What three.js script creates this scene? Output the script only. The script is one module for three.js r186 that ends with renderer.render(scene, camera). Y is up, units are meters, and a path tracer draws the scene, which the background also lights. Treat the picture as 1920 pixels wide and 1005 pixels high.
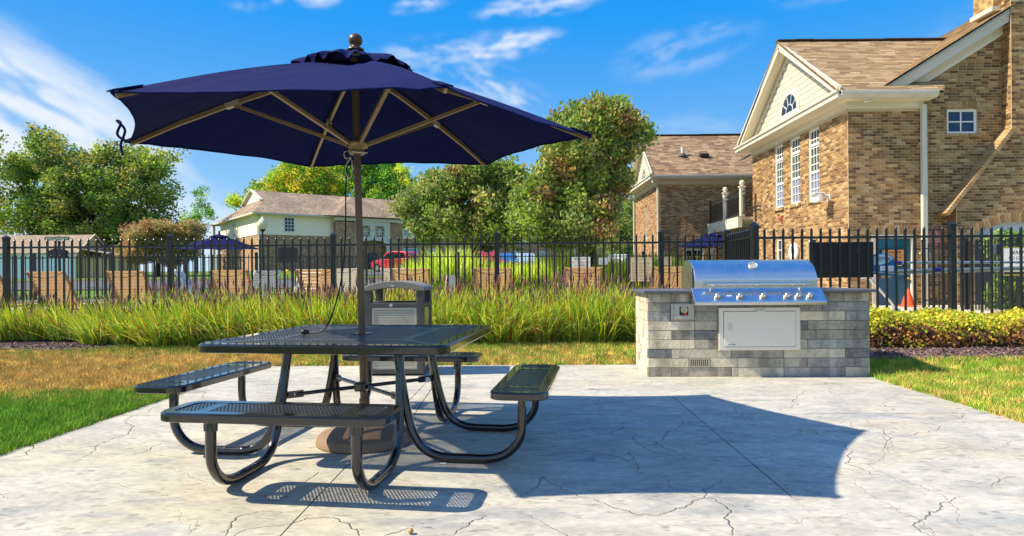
import * as THREE from 'three';
import { RoundedBoxGeometry } from 'three/addons/geometries/RoundedBoxGeometry.js';
import { mergeGeometries } from 'three/addons/utils/BufferGeometryUtils.js';
import { FontLoader } from 'three/addons/loaders/FontLoader.js';
import { TextGeometry } from 'three/addons/geometries/TextGeometry.js';

const scene = new THREE.Scene();
const renderer = new THREE.WebGLRenderer({ antialias: true });
renderer.toneMapping = THREE.LinearToneMapping;
renderer.toneMappingExposure = 1.75;
renderer.shadowMap.enabled = true;

// ---- camera: 1.15 m above the patio, lens shifted a little, rolled half a degree
const camera = new THREE.PerspectiveCamera(45.31, 1920 / 1005, 0.1, 900);
camera.position.set(0, 1.15, 0);
camera.rotation.z = -0.008;
camera.setViewOffset(1920, 1005, 0, -13.5, 1920, 1005);
camera.updateProjectionMatrix();

// ---- random numbers and noise (seeded)
function rng(seed) { let s = seed >>> 0; return () => { s = (s + 0x6D2B79F5) >>> 0; let t = s; t = Math.imul(t ^ (t >>> 15), t | 1); t ^= t + Math.imul(t ^ (t >>> 7), t | 61); return ((t ^ (t >>> 14)) >>> 0) / 4294967296; }; }
const clamp = (v, a = 0, b = 1) => Math.min(b, Math.max(a, v));
const mix = (a, b, t) => a + (b - a) * t;
const sstep = (a, b, v) => { const t = clamp((v - a) / (b - a)); return t * t * (3 - 2 * t); };
function h2(x, y, s) { let h = Math.imul(x, 374761393) ^ Math.imul(y, 668265263) ^ Math.imul(s, 2147483647 - 57); h = Math.imul(h ^ (h >>> 13), 1274126177); return ((h ^ (h >>> 16)) >>> 0) / 4294967296; }
function vnoise(x, y, s = 0, per = 0) {
  const xi = Math.floor(x), yi = Math.floor(y); let u = x - xi, v = y - yi; u = u * u * (3 - 2 * u); v = v * v * (3 - 2 * v);
  const w = per ? (k) => ((k % per) + per) % per : (k) => k;
  const x0 = w(xi), x1 = w(xi + 1), y0 = w(yi), y1 = w(yi + 1);
  return mix(mix(h2(x0, y0, s), h2(x1, y0, s), u), mix(h2(x0, y1, s), h2(x1, y1, s), u), v);
}
function fbm(x, y, oct = 4, s = 0, per = 0) { let a = 0.5, t = 0, n = 0; for (let i = 0; i < oct; i++) { t += a * vnoise(x, y, s + i * 17, per); n += a; a *= 0.5; x *= 2; y *= 2; per *= 2; } return t / n; }

// ---- sky: a computed equirectangular picture of blue air and thin cloud
const SKY_GAIN = 0.575;
{
  const W = 2048, Hh = 1024, d = new Float32Array(W * Hh * 4), rad = Math.PI / 180;
  const zen = [0.035, 0.27, 0.92], mid = [0.008, 0.33, 0.92], low = [0.52, 0.80, 0.97];
  // clouds in view, then unseen ones added for fill light: azimuth (0 = straight ahead, + right), elevation, half sizes in degrees, tilt, density, streak seed
  const C = [[-39, 11, 14, 6.0, -24, 0.95, 3], [-33, 4, 16, 4.5, -6, 0.6, 5], [-6, 19.2, 6, 1.3, 8, 0.7, 7], [-29.5, 22.6, 4, 0.9, 0, 0.95, 9], [-22, 22.2, 2.6, 1.1, 10, 0.95, 21], [-16.5, 22.8, 2, 0.9, 8, 0.9, 22], [-7.5, 22.9, 3, 0.7, 14, 0.9, 23],
    [-1, 19.6, 5.5, 1.2, 8, 0.95, 11], [3, 22.8, 6, 0.9, 6, 0.9, 12], [-3, 15.2, 7, 3.4, -18, 0.85, 13], [15, 18.6, 6, 2.0, 10, 0.28, 15], [30, 22.5, 8, 1.8, 5, 0.4, 17], [16, 12, 4, 1.6, 0, 0.2, 19],
    [60, 17, 26, 8, 8, 0.85, 25], [-75, 20, 26, 10, -10, 1.0, 27], [120, 22, 34, 11, 0, 0.95, 29], [165, 21, 42, 14, 5, 0.85, 2], [-132, 22, 40, 14, -6, 0.85, 4], [-150, 46, 40, 9, 6, 0.9, 39], [140, 50, 44, 9, -6, 0.9, 41], [-14, 41, 24, 5, 8, 0.8, 35], [50, 44, 30, 6, 0, 0.7, 37], [-60, 62, 50, 7, 0, 0.8, 43]];  // out of view: clouds added around and overhead to brighten camera-facing surfaces
  for (let j = 0; j < Hh; j++) {
    const el = ((j + 0.5) / Hh - 0.5) * 180;
    for (let i = 0; i < W; i++) {
      const th = ((i + 0.5) / W - 0.5) * 360;       // atan2(z, x)
      let az = th + 90; if (az > 180) az -= 360;     // 0 looks along -z, + to the right
      const o = (j * W + i) * 4, e = Math.max(el, 0);
      const t1 = Math.pow(clamp(1 - e / 24), 1.7), t2 = sstep(14, 70, e);
      let r = mix(mix(mid[0], low[0], t1), zen[0], t2), g = mix(mix(mid[1], low[1], t1), zen[1], t2), b = mix(mix(mid[2], low[2], t1), zen[2], t2);
      { const ce = Math.cos(el * rad), sx = -0.688, sy = 0.723, sz = 0.094, dx = Math.sin(az * rad) * ce, dy = Math.sin(el * rad), dz = -Math.cos(az * rad) * ce, g2 = Math.acos(clamp(dx * sx + dy * sy + dz * sz, -1, 1)) / rad, k = 0.5 * Math.exp(-g2 / 9) + 0.12 * Math.exp(-g2 / 22); r += k * 1.6; g += k * 1.45; b += k * 1.2; }
      let c = 0;
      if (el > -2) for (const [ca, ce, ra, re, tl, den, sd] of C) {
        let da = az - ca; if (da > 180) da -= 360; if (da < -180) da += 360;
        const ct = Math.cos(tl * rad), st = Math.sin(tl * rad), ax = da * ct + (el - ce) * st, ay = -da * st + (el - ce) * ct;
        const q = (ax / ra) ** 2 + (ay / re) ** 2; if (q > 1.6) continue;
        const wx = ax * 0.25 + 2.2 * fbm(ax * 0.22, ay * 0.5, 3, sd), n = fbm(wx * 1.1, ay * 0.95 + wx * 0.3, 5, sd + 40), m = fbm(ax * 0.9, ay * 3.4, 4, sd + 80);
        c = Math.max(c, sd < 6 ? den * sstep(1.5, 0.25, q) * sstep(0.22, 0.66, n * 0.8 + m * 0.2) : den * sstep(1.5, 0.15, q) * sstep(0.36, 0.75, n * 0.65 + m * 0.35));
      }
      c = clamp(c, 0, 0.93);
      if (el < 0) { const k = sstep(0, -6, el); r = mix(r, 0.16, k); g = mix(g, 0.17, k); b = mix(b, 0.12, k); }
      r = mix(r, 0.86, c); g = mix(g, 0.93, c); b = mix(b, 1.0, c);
      d[o] = r * SKY_GAIN; d[o + 1] = g * SKY_GAIN; d[o + 2] = b * SKY_GAIN; d[o + 3] = 1;
    }
  }
  const t = new THREE.DataTexture(d, W, Hh, THREE.RGBAFormat, THREE.FloatType);
  t.mapping = THREE.EquirectangularReflectionMapping; t.magFilter = t.minFilter = THREE.LinearFilter; t.colorSpace = THREE.LinearSRGBColorSpace; t.needsUpdate = true;
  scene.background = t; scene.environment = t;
}
// ---- sun: from the left, slightly on the camera's side, 46 degrees up
const sun = new THREE.DirectionalLight(new THREE.Color(1.0, 0.88, 0.68), 4.7);
sun.position.set(-0.9526 * 60, 60, 0.115 * 60); sun.target.position.set(0, 0, -10);
sun.position.add(sun.target.position);
sun.castShadow = true; sun.shadow.mapSize.set(4096, 4096);
Object.assign(sun.shadow.camera, { left: -60, right: 60, top: 60, bottom: -60, near: 1, far: 220 });
sun.shadow.radius = 1;
scene.add(sun, sun.target);

// ---- object helpers
const used = {};
function numbered(n) { if (!used[n]) { used[n] = 1; return n; } return n + '_' + String(used[n]++).padStart(3, '0'); }
function plain(g) { g = g.index ? g.toNonIndexed() : g; for (const k of Object.keys(g.attributes)) if (!['position', 'normal', 'uv'].includes(k)) g.deleteAttribute(k); if (!g.attributes.uv) g.setAttribute('uv', new THREE.BufferAttribute(new Float32Array(g.attributes.position.count * 2), 2)); return g; }
const merge = (l) => l.length === 1 ? plain(l[0]) : mergeGeometries(l.map(plain));
function part(name, geo, mat, parent, label) {
  const m = new THREE.Mesh(Array.isArray(geo) ? merge(geo) : geo, mat); m.name = name; m.castShadow = m.receiveShadow = true;
  if (label) m.userData.label = label; parent.add(m); return m;
}
function thing(name, label, category, x = 0, y = 0, z = 0, turn = 0, group) {
  const o = new THREE.Group(); o.name = numbered(name); o.position.set(x, y, z); o.rotation.y = turn;
  o.userData = { label, category }; if (group) o.userData.group = group; scene.add(o); return o;
}
function tag(o, label, category, group) { o.name = numbered(o.name); o.userData.label = label; o.userData.category = category; if (group) o.userData.group = group; return o; }
function struct(name, geo, mat, label) { const m = part(name, geo, mat, scene); m.name = numbered(name); m.userData.kind = 'structure'; if (label) m.userData.label = label; return m; }
function copy(o, x, y, z, turn, label) { const c = o.clone(); c.name = numbered(o.name.replace(/_\d{3}$/, '')); c.position.set(x, y, z); if (turn !== undefined) c.rotation.y = turn; if (label) c.userData.label = label; scene.add(c); return c; }
function mbox(w, h, d, x = 0, y = 0, z = 0) { const g = new THREE.BoxGeometry(w, h, d); g.translate(x, y, z); return g; }
function rbox(w, h, d, r, x = 0, y = 0, z = 0, seg = 2) { const g = new RoundedBoxGeometry(w, h, d, seg, r); g.translate(x, y, z); return g; }
function bar(a, b, r, seg = 8, r2 = r) { // tube between two points
  const A = new THREE.Vector3(...a), B = new THREE.Vector3(...b), L = A.distanceTo(B), g = new THREE.CylinderGeometry(r2, r, L, seg);
  g.applyQuaternion(new THREE.Quaternion().setFromUnitVectors(new THREE.Vector3(0, 1, 0), B.clone().sub(A).normalize())); g.translate((a[0] + b[0]) / 2, (a[1] + b[1]) / 2, (a[2] + b[2]) / 2); return g;
}
function beam(a, b, w, h, roll = 0) { // rectangular bar between two points
  const A = new THREE.Vector3(...a), B = new THREE.Vector3(...b), L = A.distanceTo(B), g = new THREE.BoxGeometry(w, h, L); if (roll) g.rotateZ(roll);
  const m = new THREE.Matrix4().lookAt(A, B, new THREE.Vector3(0, 1, 0)); g.applyMatrix4(m); g.translate((a[0] + b[0]) / 2, (a[1] + b[1]) / 2, (a[2] + b[2]) / 2); return g;
}
function tube(pts, r, seg = 24, rs = 10, closed = false, tension) { return new THREE.TubeGeometry(new THREE.CatmullRomCurve3(pts.map((p) => new THREE.Vector3(...p)), closed, tension === undefined ? 'centripetal' : 'catmullrom', tension), seg, r, rs, closed); }
function lathe(p, seg = 24) { return new THREE.LatheGeometry(p.map(([x, y]) => new THREE.Vector2(x, y)), seg); }
function at(g, x, y, z, ry = 0, rx = 0, rz = 0) { if (rx) g.rotateX(rx); if (rz) g.rotateZ(rz); if (ry) g.rotateY(ry); g.translate(x, y, z); return g; }
function extr(pts, depth, bevel = 0, holes) {
  const s = pts instanceof THREE.Shape ? pts : new THREE.Shape(pts.map(([x, y]) => new THREE.Vector2(x, y)));
  if (holes) for (const h of holes) s.holes.push(h instanceof THREE.Path ? h : new THREE.Path(h.map(([x, y]) => new THREE.Vector2(x, y))));
  return new THREE.ExtrudeGeometry(s, { depth, bevelEnabled: bevel > 0, bevelSize: bevel, bevelThickness: bevel, bevelSegments: 2, curveSegments: 16 });
}
function rrect(w, h, r, Cl = THREE.Shape) { const s = new Cl(), a = w / 2, b = h / 2; s.moveTo(-a + r, -b); s.lineTo(a - r, -b); s.absarc(a - r, -b + r, r, -Math.PI / 2, 0); s.lineTo(a, b - r); s.absarc(a - r, b - r, r, 0, Math.PI / 2); s.lineTo(-a + r, b); s.absarc(-a + r, b - r, r, Math.PI / 2, Math.PI); s.lineTo(-a, -b + r); s.absarc(-a + r, -b + r, r, Math.PI, Math.PI * 1.5); return s; }
function metreUV(g) { // uv in metres by the main direction of each face
  g = plain(g); const p = g.attributes.position, n = g.attributes.normal, u = new Float32Array(p.count * 2);
  for (let i = 0; i < p.count; i++) { const ax = Math.abs(n.getX(i)), ay = Math.abs(n.getY(i)), az = Math.abs(n.getZ(i)); if (ay >= ax && ay >= az) { u[2 * i] = p.getX(i); u[2 * i + 1] = p.getZ(i); } else if (ax >= az) { u[2 * i] = p.getZ(i); u[2 * i + 1] = p.getY(i); } else { u[2 * i] = p.getX(i); u[2 * i + 1] = p.getY(i); } }
  g.setAttribute('uv', new THREE.BufferAttribute(u, 2)); return g;
}
function quads(list) { // list of [a,b,c,d] corner points -> one geometry
  const pos = [], uv = []; for (const q of list) { const t = q.length === 3 ? [0, 1, 2] : [0, 1, 2, 0, 2, 3], U = [[0, 0], [1, 0], [1, 1], [0, 1]]; for (const k of t) { pos.push(...q[k]); uv.push(...U[k]); } }
  const g = new THREE.BufferGeometry(); g.setAttribute('position', new THREE.Float32BufferAttribute(pos, 3)); g.setAttribute('uv', new THREE.Float32BufferAttribute(uv, 2)); g.computeVertexNormals(); return g;
}
const col = (h) => new THREE.Color(h);
const mat = (c, rough = 0.7, metal = 0, extra = {}) => new THREE.MeshStandardMaterial({ color: c, roughness: rough, metalness: metal, ...extra });
function tex(size, fn, srgb = true, rep = [1, 1]) {
  const [w, h] = Array.isArray(size) ? size : [size, size], d = new Uint8Array(w * h * 4);
  for (let j = 0; j < h; j++) for (let i = 0; i < w; i++) { const c = fn(i / w, j / h), o = (j * w + i) * 4; d[o] = clamp(c[0]) * 255; d[o + 1] = clamp(c[1]) * 255; d[o + 2] = clamp(c[2]) * 255; d[o + 3] = 255; }
  const t = new THREE.DataTexture(d, w, h); t.colorSpace = srgb ? THREE.SRGBColorSpace : THREE.NoColorSpace; t.wrapS = t.wrapT = THREE.RepeatWrapping; t.magFilter = THREE.LinearFilter; t.minFilter = THREE.LinearMipmapLinearFilter; t.generateMipmaps = true; t.repeat.set(...rep); t.needsUpdate = true; return t;
}
function grainTex(lo, hi, freq, oct, seed, rep = [1, 1], size = 256) { return tex(size, (u, v) => { const n = fbm(u * freq, v * freq, oct, seed, freq), k = clamp((n - 0.25) / 0.5); return [mix(lo[0], hi[0], k), mix(lo[1], hi[1], k), mix(lo[2], hi[2], k)]; }, true, rep); }
function bumpTex(freq, oct, seed, rep = [1, 1], size = 256, sx = 1) { return tex(size, (u, v) => { const n = fbm(u * freq * sx, v * freq, oct, seed, freq * (sx === 1 ? 1 : 0)); return [n, n, n]; }, false, rep); }
function canvasTex(w, h, draw) { const c = document.createElement('canvas'); c.width = w; c.height = h; const x = c.getContext('2d'); draw(x, w, h); const t = new THREE.CanvasTexture(c); t.colorSpace = THREE.SRGBColorSpace; return t; }

// ---- shared materials
const BLACK = mat(0x0b0c0e, 0.32, 0, {});
const FENCE = new THREE.MeshPhysicalMaterial({ color: 0x07080a, roughness: 0.4, clearcoat: 0.3, clearcoatRoughness: 0.3 });
const COAT = new THREE.MeshPhysicalMaterial({ color: 0x07080a, roughness: 0.2, clearcoat: 1, clearcoatRoughness: 0.05, bumpMap: bumpTex(24, 2, 5, [6, 6]), bumpScale: 0.0004 });
const WHITE = mat(0xdcd8cc, 0.55, 0, { map: grainTex([0.90, 0.89, 0.85], [0.99, 0.98, 0.95], 6, 4, 61, [0.7, 0.7]) });
const SHEETM = new THREE.MeshPhysicalMaterial({ color: 0x42464b, roughness: 0.5, clearcoat: 0.6, clearcoatRoughness: 0.18 });
const SEATM = new THREE.MeshPhysicalMaterial({ color: 0x31363c, roughness: 0.42, clearcoat: 0.8, clearcoatRoughness: 0.14 });
const STEEL = mat(0xd2d2d0, 0.4, 1, { roughnessMap: tex(256, (u, v) => { const n = 0.55 + 0.2 * fbm(u * 4, v * 96, 3, 71, 0) + 0.3 * (fbm(u * 5, v * 7, 4, 75) - 0.2); return [1, n, 1]; }, false), bumpMap: bumpTex(5, 3, 73, [1, 1]), bumpScale: 0.0012 });
const GLASS = mat(0x1b2730, 0.04, 0.0, {}); GLASS.envMapIntensity = 1;
const instMat = (extra = {}) => mat(0xffffff, 0.85, 0, extra);
// ================= ground =================
const ZW = (X, Z) => { // terrain height; Z = metres in front of the camera
  const left = [[-40, 0], [8.25, 0], [9.9, 0.09], [11, 0.15], [13, 0.2], [23.5, 0.27], [30, 0.7], [40, 1.05], [50, 1.3], [62, 1.75], [100, 3], [300, 4]];
  const right = [[-40, 0], [7.05, 0], [7.7, 0.09], [8.4, 0.165], [9.2, 0.18], [26, 0.2], [33, 0.42], [60, 1.4], [100, 3], [300, 4]];
  const f = (t) => { for (let i = 1; i < t.length; i++) if (Z < t[i][0]) return mix(t[i - 1][1], t[i][1], (Z - t[i - 1][0]) / (t[i][0] - t[i - 1][0])); return t[t.length - 1][1]; };
  let h = mix(f(left), f(right), sstep(3.2, 4.4, X) * (1 - 0.7 * sstep(24, 40, Z) * sstep(14, 5, X)));
  if (X < -26 && Z > 30) h = mix(h, h * 0.72, sstep(-26, -36, X));
  return h;
};
const PYAW = -0.025, inPatio = (X, Z, m = 0) => { const lx = X - 0.025 * Z, lz = Z + 0.025 * X; return lx > -3.5 - m && lx < 3.785 + m && lz < 8.22 + m && lz > -5; };
const dryness = (X, Z) => { // brown burnt patches of the lawn
  const n = fbm(X * 0.35 + 9, Z * 1.1 + 3, 4, 201), n2 = fbm(X * 1.3, Z * 2.4, 3, 207);
  let d = X < -3 ? sstep(5.9, 6.9, Z + (n - 0.5) * 1.6) * sstep(10.3, 8.6, Z + (n2 - 0.5)) : X < 3.6 ? 0.45 : 0.28;
  return clamp(d * (0.55 + 0.9 * n) + (n2 - 0.5) * 0.5);
};
const GRASS_A = col(0x5c8a1d), GRASS_B = col(0x86982e), DRY_A = col(0xb08a3e), DRY_B = col(0xd6bd6c);
function lawnColor(X, Z, r, out = new THREE.Color()) { const d = dryness(X, Z), k = r(); if (k < d) out.copy(DRY_A).lerp(DRY_B, r()); else out.copy(GRASS_A).lerp(GRASS_B, clamp(r() * 0.8 + d * 0.5)); return out.multiplyScalar((1.05 - 0.2 * d) * (0.9 + 1.9 * r() * r())); }
{
  const xs = [], zs = [];
  for (let x = -140; x < -13; x += 4) xs.push(x); for (let x = -13; x < 13; x += 0.25) xs.push(x); for (let x = 13; x <= 160; x += 4) xs.push(x);
  for (let z = -40; z < 3; z += 3) zs.push(z); for (let z = 3; z < 13; z += 0.25) zs.push(z); for (let z = 13; z < 70; z += 1.5) zs.push(z); for (let z = 70; z <= 420; z += 10) zs.push(z);
  const pos = [], uv = [], c = [], idx = [], r = rng(5), cc = new THREE.Color();
  for (const z of zs) for (const x of xs) { pos.push(x, inPatio(x, z, -0.12) ? -0.14 : ZW(x, z) - 0.012 - 0.01 * r(), -z); uv.push(x * 0.5, z * 0.5);
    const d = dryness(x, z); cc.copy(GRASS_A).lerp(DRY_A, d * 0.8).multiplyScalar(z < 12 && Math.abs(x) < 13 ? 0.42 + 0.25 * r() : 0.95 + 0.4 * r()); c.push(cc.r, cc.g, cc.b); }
  const nx = xs.length;
  for (let j = 0; j < zs.length - 1; j++) for (let i = 0; i < nx - 1; i++) { const a = j * nx + i; idx.push(a, a + 1, a + nx + 1, a, a + nx + 1, a + nx); }
  const g = new THREE.BufferGeometry(); g.setAttribute('position', new THREE.Float32BufferAttribute(pos, 3)); g.setAttribute('uv', new THREE.Float32BufferAttribute(uv, 2)); g.setAttribute('color', new THREE.Float32BufferAttribute(c, 3)); g.setIndex(idx); g.computeVertexNormals();
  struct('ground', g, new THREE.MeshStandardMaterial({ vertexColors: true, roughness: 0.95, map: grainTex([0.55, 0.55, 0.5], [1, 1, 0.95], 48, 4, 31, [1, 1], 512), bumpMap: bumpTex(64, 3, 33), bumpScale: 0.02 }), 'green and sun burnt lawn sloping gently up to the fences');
}
function sheet(name, x0, x1, z0, z1, nx, nz, off, m, label, edge) { // a sheet that follows the terrain; edge(x) may bend its near side
  const pos = [], uv = [], idx = [];
  for (let j = 0; j <= nz; j++) for (let i = 0; i <= nx; i++) { const x = mix(x0, x1, i / nx), za = edge ? edge(x) : z0, z = mix(za, z1, j / nz); pos.push(x, ZW(x, z) + off, -z); uv.push(x, z); }
  for (let j = 0; j < nz; j++) for (let i = 0; i < nx; i++) { const a = j * (nx + 1) + i; idx.push(a, a + 1, a + nx + 2, a, a + nx + 2, a + nx + 1); }
  const g = new THREE.BufferGeometry(); g.setAttribute('position', new THREE.Float32BufferAttribute(pos, 3)); g.setAttribute('uv', new THREE.Float32BufferAttribute(uv, 2)); g.setIndex(idx); g.computeVertexNormals();
  return struct(name, g, m, label);
}
const MULCH = mat(0xffffff, 0.95, 0, { map: grainTex([0.13, 0.09, 0.09], [0.42, 0.33, 0.34], 40, 4, 41, [1, 1], 512), bumpMap: bumpTex(40, 3, 43, [1, 1], 512), bumpScale: 0.03 });
const DECK = mat(0xffffff, 0.85, 0, { map: grainTex([0.66, 0.62, 0.56], [0.84, 0.80, 0.73], 16, 5, 45, [0.25, 0.25], 512), bumpMap: bumpTex(48, 3, 47), bumpScale: 0.003 });
const ASPHALT = mat(0xffffff, 0.9, 0, { map: grainTex([0.24, 0.25, 0.27], [0.40, 0.41, 0.43], 24, 4, 49, [0.2, 0.2], 512) });
const bedEdge = (x) => 9.9 + 0.12 * Math.sin(x * 0.9) + 0.1 * Math.sin(x * 2.3 + 1) + - 0.28 * sstep(-5.6, -6.6, x);
sheet('mulch_bed', -13, 2.6, 9.9, 11.3, 90, 8, 0.012, MULCH, 'purplish brown mulch bed under the ornamental grasses', bedEdge);
sheet('mulch_bed', 3.4, 13, 7.7, 9.4, 60, 8, 0.014, MULCH, 'brown mulch strip under the low hedge', (x) => 7.72 + 0.05 * Math.sin(x * 2.1) + 0.05 * Math.sin(x * 0.8) + 0.02 * (x - 4));
sheet('pool_deck', -30, 3.3, 11.32, 23.2, 20, 20, 0.016, DECK, 'pale concrete pool deck behind the front fence');
sheet('pool_deck', 3.32, 24, 9.45, 26, 20, 20, 0.018, DECK, 'pale concrete deck along the brick clubhouse');
sheet('driveway', -60, 30, 29, 37.5, 40, 8, 0.02, ASPHALT, 'grey asphalt drive beyond the far pool fence');
sheet('parking_lot', -16, 20, 47, 60, 30, 8, 0.02, ASPHALT, 'grey asphalt parking in front of the apartments');
{ // kerb stones along the drive
  const g = []; for (let x = -60; x < 30; x += 2) { const y = ZW(x + 1, 37.6); g.push(mbox(1.98, 0.3, 0.16, x + 1, y - 0.02, -37.6)); } struct('kerb', g, mat(0xb9a27c, 0.85), 'pale kerb along the far side of the drive');
}

// ================= stamped concrete patio =================
const CRACKS = [[-0.07,3.32,-0.02,3.38,0.01,3.44,0.05,3.53,0.07,3.66,0.08,3.63,0.17,3.5,0.23,3.38,0.3,3.31],
  [-0.06,4.07,0.11,4.07,0.21,4.14,0.3,4.15,0.41,4.11,0.52,4.09,0.57,4.04,0.6,3.94,0.65,3.81],
  [0.66,4.24,0.65,4.07,0.65,3.91,0.64,3.83,0.62,3.75],
  [0.36,4.53,0.46,4.59,0.59,4.67,0.68,4.8,0.7,4.92,0.84,5.09],
  [0.72,4.76,0.76,4.61,0.72,4.48,0.72,4.37,0.77,4.24,0.82,4.14,0.95,4.1,1.01,4.09],
  [1.1,5.26,1.19,5.14,1.2,5.04,1.12,4.84,0.96,4.58,0.87,4.44,0.88,4.28,0.94,4.14,0.98,4.04,0.86,3.96],
  [1.21,5.03,1.29,4.89,1.36,4.77,1.46,4.66,1.54,4.56,1.64,4.46],
  [0.78,5.39,0.92,5.5,1.07,5.62,1.31,5.91],
  [0.64,5.86,0.63,5.66,0.71,5.48,0.78,5.39,0.96,5.33],
  [0.63,5.66,0.59,5.45,0.59,5.2],
  [0.05,4.76,0.11,4.7,0.22,4.59,0.29,4.53,0.37,4.51],
  [1.1,4.07,1.23,4.06,1.29,4.05,1.34,4.02,1.44,4.04,1.49,4.05],
  [0.33,3.3,0.38,3.24,0.44,3.16,0.51,3.09,0.58,3.08,0.66,3.11,0.72,3.17,0.81,3.23,0.9,3.32,0.92,3.44,1.0,3.52,1.06,3.57,1.08,3.63],
  [0.93,3.32,0.95,3.26,0.97,3.18,0.98,3.14,0.92,3.05,0.92,2.99,0.92,2.92,0.89,2.84],
  [1.69,5.98,1.72,5.81,1.77,5.61,1.73,5.46,1.76,5.32,1.64,5.19,1.44,5.11],
  [2.24,3.35,2.13,3.29,2.04,3.24,1.98,3.15,1.87,3.07,1.77,2.99,1.74,2.93,1.75,2.84],
  [2.06,4.69,2.08,4.51,2.05,4.21,2.08,4.18,1.9,3.91,1.95,3.83,1.94,3.68],
  [2.57,4.88,2.52,4.61,2.42,4.4,2.29,4.21],
  [1.85,4.54,2.03,4.81,2.06,4.65],
  [2.74,3.66,2.6,3.62,2.47,3.49],
  [2.42,4.15,2.56,4.22,2.73,4.27,2.92,4.23,2.97,4.21],
  [2.52,4.61,2.69,4.59,2.85,4.68,3.01,4.8,3.06,4.96],
  [1.04,6.63,1.25,6.75,1.42,6.94],
  [1.4,6.29,1.7,6.44],
  [2.09,5.43,2.37,5.7,2.67,6.31],
  [3.24,5.8,3.01,5.37],
  [3.93,6.97,3.83,6.57],
  [3.48,5.37,3.52,5.27,3.34,5.09,3.11,5.04],
  [-3.32,5.77,-3.26,5.44,-3.3,5.25,-3.24,5.08,-3.03,4.82,-2.96,4.64,-2.98,4.46,-2.94,4.28,-2.87,4.14,-2.87,4.05],
  [-3.35,4.05,-3.27,4.12,-3.45,4.36,-3.36,4.28,-3.25,4.31],
  [-2.57,4.12,-2.54,4.23,-2.55,4.4],
  [-3.09,6.03,-3.22,6.33,-3.26,6.55],
  [-1.35,2.82,-1.37,2.92,-1.4,2.99,-1.4,3.05,-1.35,3.09,-1.33,3.12],
  [-1.31,2.82,-1.3,2.88,-1.24,2.92,-1.18,2.94,-1.1,2.98,-1.06,3.03,-0.98,3.05,-0.91,3.03,-0.86,2.98,-0.81,2.91,-0.77,2.88,-0.75,2.83],
  [-0.55,2.92,-0.61,2.86,-0.64,2.83],
  [-0.2,3.07,-0.24,3.02,-0.29,2.93,-0.34,2.84],
  [-1.26,3.57,-1.24,3.67,-1.24,3.75]];

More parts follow.
